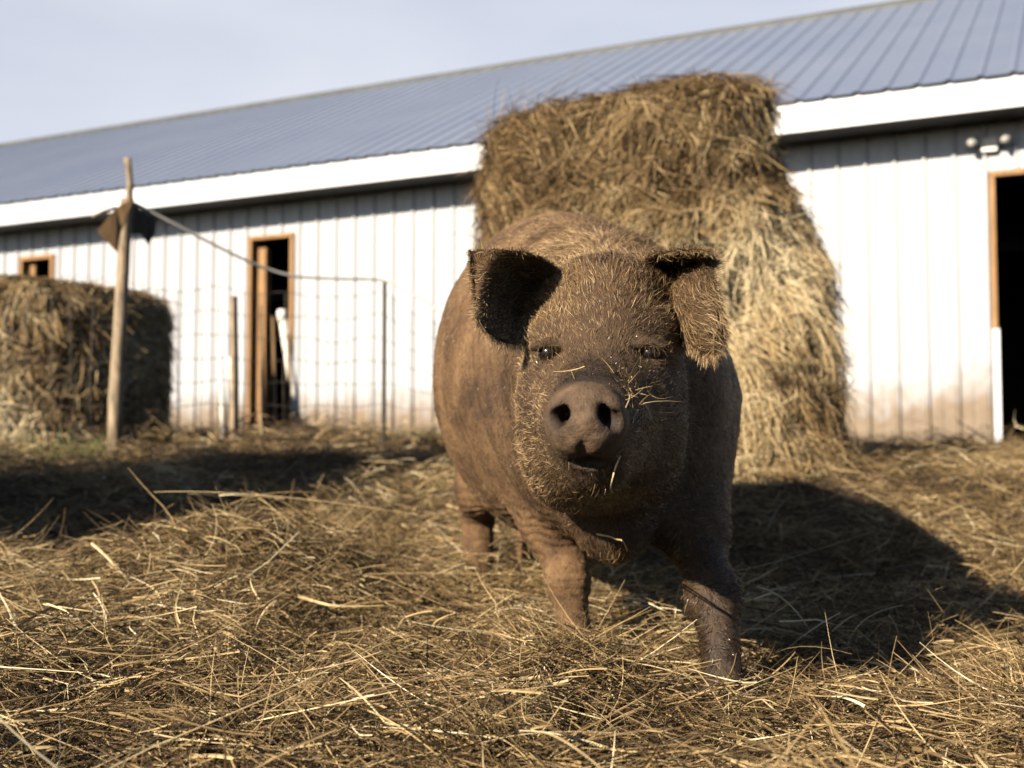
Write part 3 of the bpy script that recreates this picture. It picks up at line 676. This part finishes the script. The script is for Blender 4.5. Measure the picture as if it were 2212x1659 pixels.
def extract(lo, hi, h):
    lo = np.array(lo); n = np.ceil((np.array(hi) - lo) / h).astype(int) + 1; B = 16; n = ((n + B - 1) // B) * B
    A = np.ones(n, np.float32); cb = n // B; bi = np.stack(np.meshgrid(*[np.arange(c) for c in cb], indexing='ij'), -1).reshape(-1, 3)
    ctr = lo + (bi * B + B / 2) * h; dc = sdf(ctr.astype(np.float32)); act = np.abs(dc) < h * B * 1.1 + .03
    loc = np.stack(np.meshgrid(*[np.arange(B)] * 3, indexing='ij'), -1).reshape(-1, 3)
    for b, dcv, a in zip(bi, dc, act):
        i, j, k = b * B
        if not a: A[i:i + B, j:j + B, k:k + B] = np.sign(dcv) * .05
    ab = bi[act]
    for c in range(0, len(ab), 128):
        bb = ab[c:c + 128]; idx = (bb[:, None, :] * B + loc[None]).reshape(-1, 3); val = sdf((lo + idx * h).astype(np.float32)); A[idx[:, 0], idx[:, 1], idx[:, 2]] = val
    # naive surface nets
    s = A < 0; cs = np.zeros(np.array(A.shape) - 1, np.int8)
    for a in (0, 1):
        for b in (0, 1):
            for c in (0, 1): cs += s[a:A.shape[0] - 1 + a, b:A.shape[1] - 1 + b, c:A.shape[2] - 1 + c]
    m = (cs > 0) & (cs < 8); cell = np.argwhere(m); idm = np.full(cs.shape, -1, np.int32); idm[m] = np.arange(len(cell))
    acc = np.zeros((len(cell), 3)); cnt = np.zeros(len(cell)); cor = [(a, b, c) for a in (0, 1) for b in (0, 1) for c in (0, 1)]
    val = {q: A[cell[:, 0] + q[0], cell[:, 1] + q[1], cell[:, 2] + q[2]] for q in cor}
    for q in cor:
        for ax in range(3):
            if q[ax] == 0:
                p = list(q); p[ax] = 1; p = tuple(p); v0, v1 = val[q], val[p]; cr = (v0 < 0) != (v1 < 0); t = np.where(cr, v0 / np.where(cr, v0 - v1, 1), 0)
                pt = np.array(q, float)[None] + np.eye(3)[ax][None] * t[:, None]; acc[cr] += pt[cr]; cnt[cr] += 1
    V = lo + (cell + acc / cnt[:, None]) * h; Fs = []
    for ax in range(3):
        sl0 = [slice(1, -1)] * 3; sl0[ax] = slice(0, -1); sl1 = [slice(1, -1)] * 3; sl1[ax] = slice(1, None)
        a = s[tuple(sl0)]; b = s[tuple(sl1)]; e = np.argwhere(a != b); flip = a[tuple(e.T)]
        e = e + 1; e[:, ax] -= 1; o1, o2 = [k for k in range(3) if k != ax]
        def cidx(d1, d2): c = e.copy(); c[:, o1] -= d1; c[:, o2] -= d2; return idm[tuple(c.T)]
        q = np.stack([cidx(0, 0), cidx(1, 0), cidx(1, 1), cidx(0, 1)], 1)
        if ax == 1: flip = ~flip
        q[~flip] = q[~flip][:, ::-1]; Fs.append(q)
    Fq = np.concatenate(Fs); return V, Fq[(Fq >= 0).all(1)]
def normals_np(V, Fq):
    n = np.cross(V[Fq[:, 2]] - V[Fq[:, 0]], V[Fq[:, 3]] - V[Fq[:, 1]]); N = np.zeros_like(V)
    for k in range(4): np.add.at(N, Fq[:, k], n)
    return unit(N)
import time; _t = time.time()
PV, PF = extract((-.32, 1.15, -.06), (.56, 3.16, 1.02), .0052)
print('pig verts', len(PV), time.time() - _t)
PN = normals_np(PV, PF)
if ((PN * (PV - PV.mean(0))).sum(1)).mean() < 0: PF = PF[:, ::-1]; PN = -PN
HC = np.array([.145, 1.6, .52])
def snout_mask(V):
    Q = (V - SC) @ SM; return sstep(-.040, -.022, Q[:, 1]) * sstep(.066, .056, np.sqrt(Q[:, 0] ** 2 + Q[:, 2] ** 2)) * sstep(-.056, -.049, Q[:, 2])
# skin folds, mud lumps
sm = snout_mask(PV); headw = sstep(1.95, 1.75, PV[:, 1])
def gauss(V, c, s): return np.exp(-(((V - np.asarray(c)) / s) ** 2).sum(1))
disp = .0035 * fbm(PV * 22, 3, 31) * (1 - sm) + .007 * fbm(PV * 7.5, 2, 39) * (1 - sm) + .0012 * fbm(PV * 75, 2, 33)
wr = np.sin(PV[:, 2] * 330 + 9 * fbm(PV * 16, 2, 35)) * .0010
lg = sstep(.36, .26, PV[:, 2]) * sstep(1.7, 1.8, PV[:, 1]) * sstep(.05, .12, PV[:, 2])
disp += wr * lg
disp += .0030 * np.sin((PV[:, 2] * 1.0 + PV[:, 1] * .8) * 170 + 4 * fbm(PV * 12, 2, 36)) * gauss(PV, EYE_L + [0, 0, -.05], [.045, .08, .03])
disp += .0030 * np.sin((PV[:, 2] * 1.0 + PV[:, 1] * .8) * 170 + 4 * fbm(PV * 12, 2, 37)) * gauss(PV, EYE_R + [0, 0, -.05], [.045, .08, .03])
Qs = (PV - SC) @ SM                                   # folds over the bridge of the snout and creases on the disc
disp -= .0035 * np.abs(np.sin(Qs[:, 1] * 150 + 3 * fbm(PV * 16, 2, 44))) ** .5 * gauss(PV, off(0, -.075, .045), [.06, .045, .035])
disp -= .0022 * (1 - np.abs(fbm(PV * 38, 2, 45))) ** 8 * sm; disp += .0012 * fbm(PV * 90, 2, 47) * sm
for q in (-.5, .3, 1.1): disp -= .0022 * np.exp(-((PV[:, 1] - 1.80 - .10 * q - .25 * (PV[:, 2] - .4) - .02 * fbm(PV * 7, 2, 46)) / .009) ** 2) * sstep(.25, .4, PV[:, 2]) * sstep(.85, .7, PV[:, 2])
PV = PV + PN * disp[:, None]; PN = normals_np(PV, PF)

# ears as cupped sheets
def bspl(ctrl, nu, nv):
    C = np.asarray(ctrl, float)
    def interp(C, n):
        m = C.shape[0]; P = np.concatenate([[2 * C[0] - C[1]], C, [2 * C[-1] - C[-2]]]); t = np.linspace(0, m - 1 - 1e-6, n); i = t.astype(int); f = (t - i)[:, None, None]
        a, b, c, d = P[i], P[i + 1], P[i + 2], P[i + 3]
        return .5 * (2 * b + (c - a) * f + (2 * a - 5 * b + 4 * c - d) * f * f + (3 * b - a - 3 * c + d) * f ** 3)
    G = interp(C, nu); G = interp(G.transpose(1, 0, 2), nv).transpose(1, 0, 2); return G
def ear(ctrl, thick=.0075, nu=44, nv=44):
    G = bspl([[pat(*p) for p in row] for row in ctrl], nu, nv)
    du = np.gradient(G, axis=0); dv = np.gradient(G, axis=1); Nn = unit(np.cross(du, dv))
    if (Nn * (G - np.array([0, 0, CAM_Z]))).sum(-1).mean() > 0: Nn = -Nn          # N towards the camera side
    G = G + Nn * (.003 * fbm(G.reshape(-1, 3) * 25, 2, 41)).reshape(nu, nv, 1)
    u = np.linspace(0, 1, nu)[:, None]; v_ = np.linspace(0, 1, nv)[None]; edge = np.minimum(np.minimum(v_, 1 - v_), 1 - u) ; th = (thick * (.45 + .75 * sstep(0, .2, edge)) * (1.5 - .6 * u))[..., None]
    Fr_, Bk = G + Nn * th * .5, G - Nn * th * .5
    V = np.concatenate([Fr_.reshape(-1, 3), Bk.reshape(-1, 3)]); I = np.arange(nu * nv).reshape(nu, nv); o = nu * nv
    q = lambda I: np.stack([I[:-1, :-1], I[1:, :-1], I[1:, 1:], I[:-1, 1:]], -1).reshape(-1, 4)
    Fs = [q(I), q(I + o)[:, ::-1]]
    bd = np.concatenate([I[0, :-1], I[:-1, -1], I[-1, :0:-1], I[:0:-1, 0]]); nb = np.roll(bd, -1); Fs.append(np.stack([bd, nb, nb + o, bd + o], 1))
    Fs = np.concatenate(Fs); 
    # orient so that the camera-side sheet's normals match Nn
    nn = np.cross(V[Fs[0, 2]] - V[Fs[0, 0]], V[Fs[0, 3]] - V[Fs[0, 1]])
    if (nn * Nn[0, 0]).sum() < 0: Fs = Fs[:, ::-1]
    return V, Fs, G, Nn
def sd_(X, Y, e=0.0): p = hit(X, Y, 1.2, sdf_base); return (X, Y, float(p[1]) + e)
earL = ear([[sd_(1246, 614, .004), sd_(1215, 642, .03), sd_(1182, 690, .04), sd_(1152, 742, .02)],
            [(1207, 585, 1.545), (1168, 622, 1.60), (1130, 678, 1.60), (1108, 742, 1.53)],
            [(1155, 552, 1.50), (1110, 600, 1.56), (1078, 655, 1.55), (1070, 730, 1.49)],
            [(1085, 543, 1.468), (1062, 585, 1.49), (1045, 635, 1.49), (1036, 694, 1.452)],
            [(1018, 545, 1.478), (1020, 570, 1.482), (1024, 605, 1.487), (1029, 650, 1.475)]])
earR = ear([[(1376, 582, 1.61), (1415, 628, 1.68), (1450, 672, 1.64), (1462, 692, 1.62), (1470, 708, 1.62)],
            [(1402, 554, 1.555), (1436, 606, 1.70), (1456, 648, 1.59), (1470, 690, 1.555), (1474, 732, 1.555)],
            [(1450, 545, 1.505), (1474, 592, 1.67), (1472, 615, 1.54), (1492, 690, 1.50), (1494, 744, 1.51)],
            [(1496, 543, 1.475), (1508, 578, 1.62), (1502, 602, 1.50), (1528, 688, 1.465), (1530, 764, 1.475)],
            [(1535, 547, 1.465), (1537, 566, 1.54), (1538, 590, 1.485), (1557, 680, 1.465), (1563, 728, 1.48)]])
PB = np.array([.15, 2.1, 0.0]); pig = empty('pig', tuple(D2W(PB))); pig.scale = (1, K, 1); tag(pig, 'hairy mud caked brown pig standing in hay facing the camera', 'pig')
nb_ = len(PV); BV = np.concatenate([PV, earL[0], earR[0]]); BF = np.concatenate([PF, earL[1] + nb_, earR[1] + nb_ + len(earL[0])])
wet_shade = np.zeros(len(BV)); 
wet_shade_f = lambda V: np.clip(1.1 * gauss(V, SC + [.13, .12, -.05], [.085, .18, .12]) + .55 * gauss(V, (-.02, 1.85, .45), [.10, .14, .22]) + .8 * gauss(V, SC + [.02, .08, .075], [.07, .07, .03]) + 1.0 * gauss(V, (.15, 1.5, .33), [.09, .2, .08]) + .5 * sstep(.20, .12, V[:, 2]) * sstep(1.84, 1.78, V[:, 1]) + 1.0 * sstep(.34, .42, V[:, 0]) * sstep(.17, .22, V[:, 2]) + .7 * sstep(.26, .34, V[:, 0]) * sstep(1.75, 1.65, V[:, 1]), 0, 1)  # wet mud, plus snout and right flank shade put into the same mask
wet_shade = wet_shade_f(BV); snm = snout_mask(BV); snm[nb_:] = 0
def grime_f(V):                                      # damp dark muck round the nostrils and over the bridge; also darkens mouth and eyelids
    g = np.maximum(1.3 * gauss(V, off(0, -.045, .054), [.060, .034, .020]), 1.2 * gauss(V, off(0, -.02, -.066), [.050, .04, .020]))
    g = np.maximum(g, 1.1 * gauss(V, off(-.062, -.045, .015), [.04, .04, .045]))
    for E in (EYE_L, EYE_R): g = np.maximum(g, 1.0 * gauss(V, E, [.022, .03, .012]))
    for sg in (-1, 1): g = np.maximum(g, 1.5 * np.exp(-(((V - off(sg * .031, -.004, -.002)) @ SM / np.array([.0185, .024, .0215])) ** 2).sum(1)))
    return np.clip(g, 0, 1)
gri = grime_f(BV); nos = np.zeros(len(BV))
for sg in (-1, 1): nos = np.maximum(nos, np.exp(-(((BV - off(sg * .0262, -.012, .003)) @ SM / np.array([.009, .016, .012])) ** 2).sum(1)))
m = Mat('muddy_pig_skin'); v = m.coord()
n1 = m.noise(9, 7, .68, v); sp = m.n('ShaderNodeTexVoronoi', Scale=70.0); m.link(v, sp.inputs['Vector']); n2 = m.noise(60, 6, .7, v); n3 = m.noise(240, 4, .7, v)
c = m.ramp(n1, [(.32, (.06, .033, .015)), (.48, (.165, .096, .044)), (.68, (.30, .19, .095))])
c = m.mix(m.ramp(n2, [(.35, .0), (.6, .55)]), m.mix(1.0, c, (.62, .56, .52), 'MULTIPLY'), c)
c = m.mix(m.ramp(m.math('ADD', sp.outputs['Distance'], m.math('MULTIPLY', n2, -.35)), [(.0, .65), (.14, .0)]), c, (.05, .03, .018))
c = m.mix(m.math('MULTIPLY', m.attr('furry'), .72), c, (.035, .021, .012))  # muddy skin under the head fur, darkened for shade between hairs
wet_shade_n = m.math('MULTIPLY', m.attr('wet_shade'), m.ramp(m.noise(14, 5, .7, v), [(.3, .45), (.6, 1.0)]))
c = m.mix(wet_shade_n, c, (.040, .027, .018)); c = m.mix(m.attr('snout'), c, m.mix(m.ramp(n1, [(.38, 0.), (.62, 1.)]), m.mix(m.ramp(n2, [(.35, 0.), (.65, 1.)]), (.035, .020, .011), (.09, .055, .031)), m.mix(m.ramp(n2, [(.35, 0.), (.65, 1.)]), (.075, .046, .026), (.17, .11, .064))))
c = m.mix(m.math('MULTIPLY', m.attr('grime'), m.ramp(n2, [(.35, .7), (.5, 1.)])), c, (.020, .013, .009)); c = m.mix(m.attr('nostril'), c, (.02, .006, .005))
rr = m.math('ADD', m.math('MULTIPLY', wet_shade_n, -.42), .85); rr = m.math('ADD', rr, m.math('MULTIPLY', m.attr('snout'), -.06)); rr = m.math('ADD', rr, m.math('MULTIPLY', m.math('MULTIPLY', m.attr('grime'), m.ramp(n3, [(.58, 0.), (.66, 1.)])), -.45)); rr = m.math('ADD', rr, m.math('MULTIPLY', n3, -.12), True)
m.set(Base_Color=c, Roughness=rr); hh = m.math('ADD', m.math('MULTIPLY', n2, .7), m.math('MULTIPLY', n3, .5)); hh = m.math('MULTIPLY', hh, m.math('SUBTRACT', 1.0, m.math('MULTIPLY', m.attr('snout'), .35)))
m.bump(hh, .75, .006); m.b.inputs['Specular IOR Level'].default_value = .4; M_skin = m.m
mesh_np('body', BV, BF, M_skin, pig, smooth=True, attrs={'wet_shade': wet_shade, 'snout': snm, 'nostril': nos, 'grime': gri, 'furry': sstep(1.85, 1.68, BV[:, 1]) * (1 - snm) * sstep(.78, .56, BV[:, 2])}, origin=PB)

# eyes
m = Mat('eyeball'); v = m.coord(); m.set(Base_Color=(.008, .007, .008), Roughness=.2); m.b.inputs['Specular IOR Level'].default_value = .5; m.bump(m.noise(3, 2), .02, .001); M_eye = m.m
def ball(c, r, nu=20, nv=14):
    th = np.linspace(0, 2 * math.pi, nu, endpoint=False); ph = np.linspace(.05, math.pi - .05, nv); T, Pp = np.meshgrid(th, ph)
    V = np.stack([np.cos(T) * np.sin(Pp), np.sin(T) * np.sin(Pp), np.cos(Pp)], -1).reshape(-1, 3) * r + np.asarray(c); I = np.arange(nu * nv).reshape(nv, nu); J = np.roll(I, -1, 1)
    return V, [np.stack([I[:-1], J[:-1], J[1:], I[1:]], -1).reshape(-1, 4), I[:1], I[-1:][:, ::-1]]
for E in (EYE_L, EYE_R):
    V, Fq = ball(E + np.array([0, .0105, -.001]), .0160); mesh_np('eyeball', V, Fq, M_eye, pig, smooth=True, origin=PB)
    r = np.random.default_rng(3); N = 26; a = r.uniform(-1, 1, N); P = E + np.stack([a * .017, -.006 + .006 * a * a, .010 - .006 * a * a], -1)
    D = np.stack([a * .4, -np.ones(N), -.35 + r.normal(0, .15, N)], -1)
    ls = strands(P, D, r.uniform(.012, .022, N), .0007, 4, np.array([[0, 0, -.5]]) * np.ones((N, 1)), None, vee=True, seed=4), r.uniform(.1, .5, N)
    strand_obj('eyelashes', [ls], M_hay, pig, PB)

# fur
def sample(V, Fq, N, seed, wfun=None):
    r = np.random.default_rng(seed); A = V[Fq]; ar = .5 * np.linalg.norm(np.cross(A[:, 2] - A[:, 0], A[:, 3] - A[:, 1]), axis=1)
    if wfun is not None: ar = ar * wfun(A.mean(1))
    f = r.choice(len(Fq), N, p=ar / ar.sum()); u, v = r.random(N)[:, None], r.random(N)[:, None]; B = A[f]
    P = (B[:, 0] * (1 - u) + B[:, 1] * u) * (1 - v) + (B[:, 3] * (1 - u) + B[:, 2] * u) * v
    n = unit(np.cross(B[:, 2] - B[:, 0], B[:, 3] - B[:, 1])); return P, n, f
def dens(C):
    hd = sstep(1.9, 1.7, C[:, 1]); qq = ((C - SC) @ SM)[:, 2]; nz_ = sum(np.exp(-(((C - off(sg * .030, -.004, .0)) @ SM / np.array([.017, .02, .018])) ** 2).sum(1)) for sg in (-1, 1)); q = 1 - snout_mask(C) * sstep(-.052, -.034, qq) * .84; q = q * (1 - np.clip(nz_ * 1.3, 0, 1)); fr = np.where(C[:, 1] > 2.5, .35, 1)
    ey = 1 - np.clip(gauss(C, EYE_L + [0, -.004, 0], [.017, .03, .0095]) + gauss(C, EYE_R + [0, -.004, 0], [.017, .03, .0095]), 0, 1) * .97
    return (.75 + .3 * sstep(.36, .28, C[:, 2]) + hd) * q * fr * ey * sstep(.02, .1, C[:, 2])
def flow(P, n):
    hd = sstep(1.85, 1.65, P[:, 1])[:, None]
    away = P - SC + np.array([0, -.02, 0]); away = away + np.array([0, .05, 0])
    f = unit(away) * hd + (1 - hd) * np.array([0, .55, -.75])
    # forehead whorl: hair above the eyes rises and parts
    f = f - n * (f * n).sum(1, keepdims=True); return unit(f)
def fur_on(V, Fq, N, seed, Lm, lift, wfun, wid=(.0005, .0009), flowf=flow, tb=0.):
    r = np.random.default_rng(seed); P, n, f = sample(V, Fq, N, seed, wfun); fd = flowf(P, n)
    sw = fbm(P * 16, 2, seed + 7)[:, None] * 1.1 + vnoise(P * 50, 8)[:, None] * .5; side = np.cross(n, fd); fd = unit(fd + side * sw + r.normal(0, .22, (N, 3)))
    D = unit(fd * (1 - lift) + n * (lift + r.uniform(-.1, .25, N)[:, None] * 1.0))
    L = Lm(P) * r.uniform(.5, 1.25, N); bend = fd * .35 - n * .42 + r.normal(0, .14, (N, 3))
    wt = wet_shade_f(P); T = np.clip(.46 + tb + r.normal(0, .19, N) + .30 * fbm(P * 10, 3, 51) - .55 * wt + .12 * gauss(P, (.12, 1.55, .64), [.09, .12, .08]) - .16 * gauss(P, (.145, 1.56, .69), [.06, .15, .035]) - .34 * snout_mask(P) - .62 * grime_f(P) * np.clip(.75 + .6 * vnoise(P * 60, 58), 0, 1) + .16 * vnoise(P * 42, 57) + .14 * sstep(.85, .95, P[:, 2]) + .10 * gauss(P, (.02, 1.5, .42), [.05, .12, .12]), .02, 1)  # forehead and left cheek highlights are put into the hair tint
    return strands(P - n * .0008, D, L, r.uniform(*wid, N), 3, bend, None, vee=False, taper=(1, .8, .25), seed=seed), T
def fl_len(P):
    hd = sstep(1.9, 1.7, P[:, 1]); L = .0062 + .0028 * hd
    L += .007 * hd * sstep(.60, .70, P[:, 2]) + .006 * gauss(P, (.145, 1.66, .74), [.12, .18, .08]) + .003 * hd * sstep(.42, .34, P[:, 2])
    L -= .003 * np.exp(-((P - SC) ** 2).sum(1) / .09 ** 2); L += .010 * gauss(P, (.17, 1.95, .84), [.2, .2, .1]); return np.maximum(L, .004) * (1 - .62 * snout_mask(P))
m = Mat('pig_hair'); c = m.ramp(m.attr('tint'), [(0, (.008, .0045, .0025)), (.2, (.030, .016, .007)), (.45, (.120, .071, .033)), (.7, (.27, .178, .090)), (1, (.54, .385, .21))]); m.set(Base_Color=c, Roughness=m.ramp(m.attr('tint'), [(.05, .22), (.35, .5)])); m.b.inputs['Specular IOR Level'].default_value = .45; M_fur = m.m
fur = [fur_on(PV, PF, 350000, 61, fl_len, .20, dens, (.0004, .00075))]
long_ = lambda P: .016 + .018 * gauss(P, (.15, 1.68, .74), [.12, .12, .08])
fur.append(fur_on(PV, PF, 2200, 62, long_, .45, lambda C: sstep(1.8, 1.6, C[:, 1]) * (1 - snout_mask(C)) * (sstep(.6, .7, C[:, 2]) + .25) * dens(C), (.0004, .0007), tb=.15))
fur.append(fur_on(PV, PF, 2600, 67, lambda P: .020 + 0 * P[:, 0], .35, lambda C: gauss(C, (.06, 1.5, .64), [.05, .1, .03]) + gauss(C, (.22, 1.5, .64), [.05, .1, .03]) + .6 * gauss(C, (.03, 1.55, .45), [.05, .1, .12]) + .5 * gauss(C, (.1, 1.45, .34), [.08, .1, .05]), (.0004, .0007), tb=.1))
fur.append(fur_on(PV, PF, 5000, 66, lambda P: .022 + 0 * P[:, 0], .55, lambda C: gauss(C, (.19, 1.9, .82), [.16, .2, .08]) + gauss(C, (.15, 1.7, .74), [.12, .1, .06]), (.0005, .0008), tb=.1))
for k, (eV, eF, G, Nn) in enumerate((earL, earR)):
    root = pat(1235, 660, 1.63) if k == 0 else pat(1420, 660, 1.64)
    def ef(P, n, root=root):
        f = unit(P - root) * 1.0 + np.array([.10 if k else -.05, -.1, -.35 if k else .0]); f = f - n * (f * n).sum(1, keepdims=True); return unit(f)
    fur.append(fur_on(eV, eF, 11000 if k else 9000, 63 + k, lambda P: .013 + .010 * k + 0 * P[:, 0], .35, None, (.0005, .0008), ef, tb=.30 if k == 0 else .06))  # left ear hair lightened in place of missing bounce light
    # fringe on the free rims
    rim = np.concatenate([G[:, -1], G[-1, ::-1], G[::-1, 0]]); nr_ = np.concatenate([Nn[:, -1], Nn[-1, ::-1], Nn[::-1, 0]])
    r = np.random.default_rng(80 + k); N = 2600 if k else 1500; ii = r.integers(0, len(rim) - 1, N); P = rim[ii] + (rim[ii + 1] - rim[ii]) * r.random((N, 1))
    if (np.linalg.norm(rim[ii + 1] - rim[ii], axis=1)).max() > 0: pass
    ctr = G.reshape(-1, 3).mean(0); D = unit(P - ctr) + r.normal(0, .35, (N, 3)) + nr_[ii] * r.uniform(-.4, .5, (N, 1)) + np.array([0, 0, -.5 if k else -.15])
    fur.append((strands(P, D, r.uniform(.005, .012, N) + (.014 * r.random(N) if k else .006) * sstep(G[:, :, 2].max() - .02, G[:, :, 2].max() - .09, P[:, 2]), r.uniform(.0005, .0008, N), 4, np.array([.15, 0, -.35]) * r.random((N, 1)), None, vee=False, taper=(1, .8, .25), seed=90 + k), np.clip(r.normal(.55, .2, N), 0, 1)))
tag(strand_obj('fur', fur, M_fur, pig, PB, tip=.34), kind='stuff')

# ---- straw stuck on the pig
def stem(pts, w_, label, tint=.75):
    pts = cat(pts); mb = MB().tube(pts, [w_ * (1 - .4 * i / len(pts)) for i in range(len(pts))], 5)
    o = mb.build('straw_stem', M_hay, None, False, origin=pts[0]); a = o.data.attributes.new('tint', 'FLOAT', 'POINT'); a.data.foreach_set('value', np.full(len(o.data.vertices), tint, np.float32))
    return tag(o, label, 'straw', 'straw stems stuck to the pig')
def hp(X, Y, lift=.004): p = hit(X, Y); v = unit(pray(X, Y)); return D2W(p - v * lift)
stem([hp(1385, 865), hp(1400, 885, .012), hp(1407, 905, .016), hp(1413, 915, .012)], .0016, 'forked pale straw clinging to the cheek beside the snout', .9)
stem([hp(1345, 835), hp(1360, 855, .01), hp(1352, 880, .012)], .0012, 'short bent straw at the upper edge of the snout', .8)
stem([hp(1340, 985), hp(1330, 1010, .01), hp(1322, 1040, .014), hp(1318, 1060, .01)], .0016, 'thin pale straw hanging below the mouth', .92)
stem([hp(1290, 1155, .01), hp(1330, 1165, .02), hp(1355, 1190, .03), hp(1362, 1235, .05)], .0018, 'curved straw sticking out from the lower chin', .8)
# chaff on the muzzle and damp bits
r = np.random.default_rng(77); N = 120; P, n, f = sample(PV, PF, N, 78, lambda C: gauss(C, SC + [.075, .04, .03], [.05, .06, .045]) * (1 - snout_mask(C)))
tag(strand_obj('hay_chaff', [(strands(D2W(P + n * .002), unit(r.normal(0, 1, (N, 3)) - n * .2), r.uniform(.01, .045, N), r.uniform(.0008, .0018, N), 4, r.normal(0, .3, (N, 3)) , None, seed=79), np.clip(r.normal(.45, .25, N), 0, 1))], M_hay), 'bits of damp hay chaff stuck beside the snout', 'hay', kind='stuff')
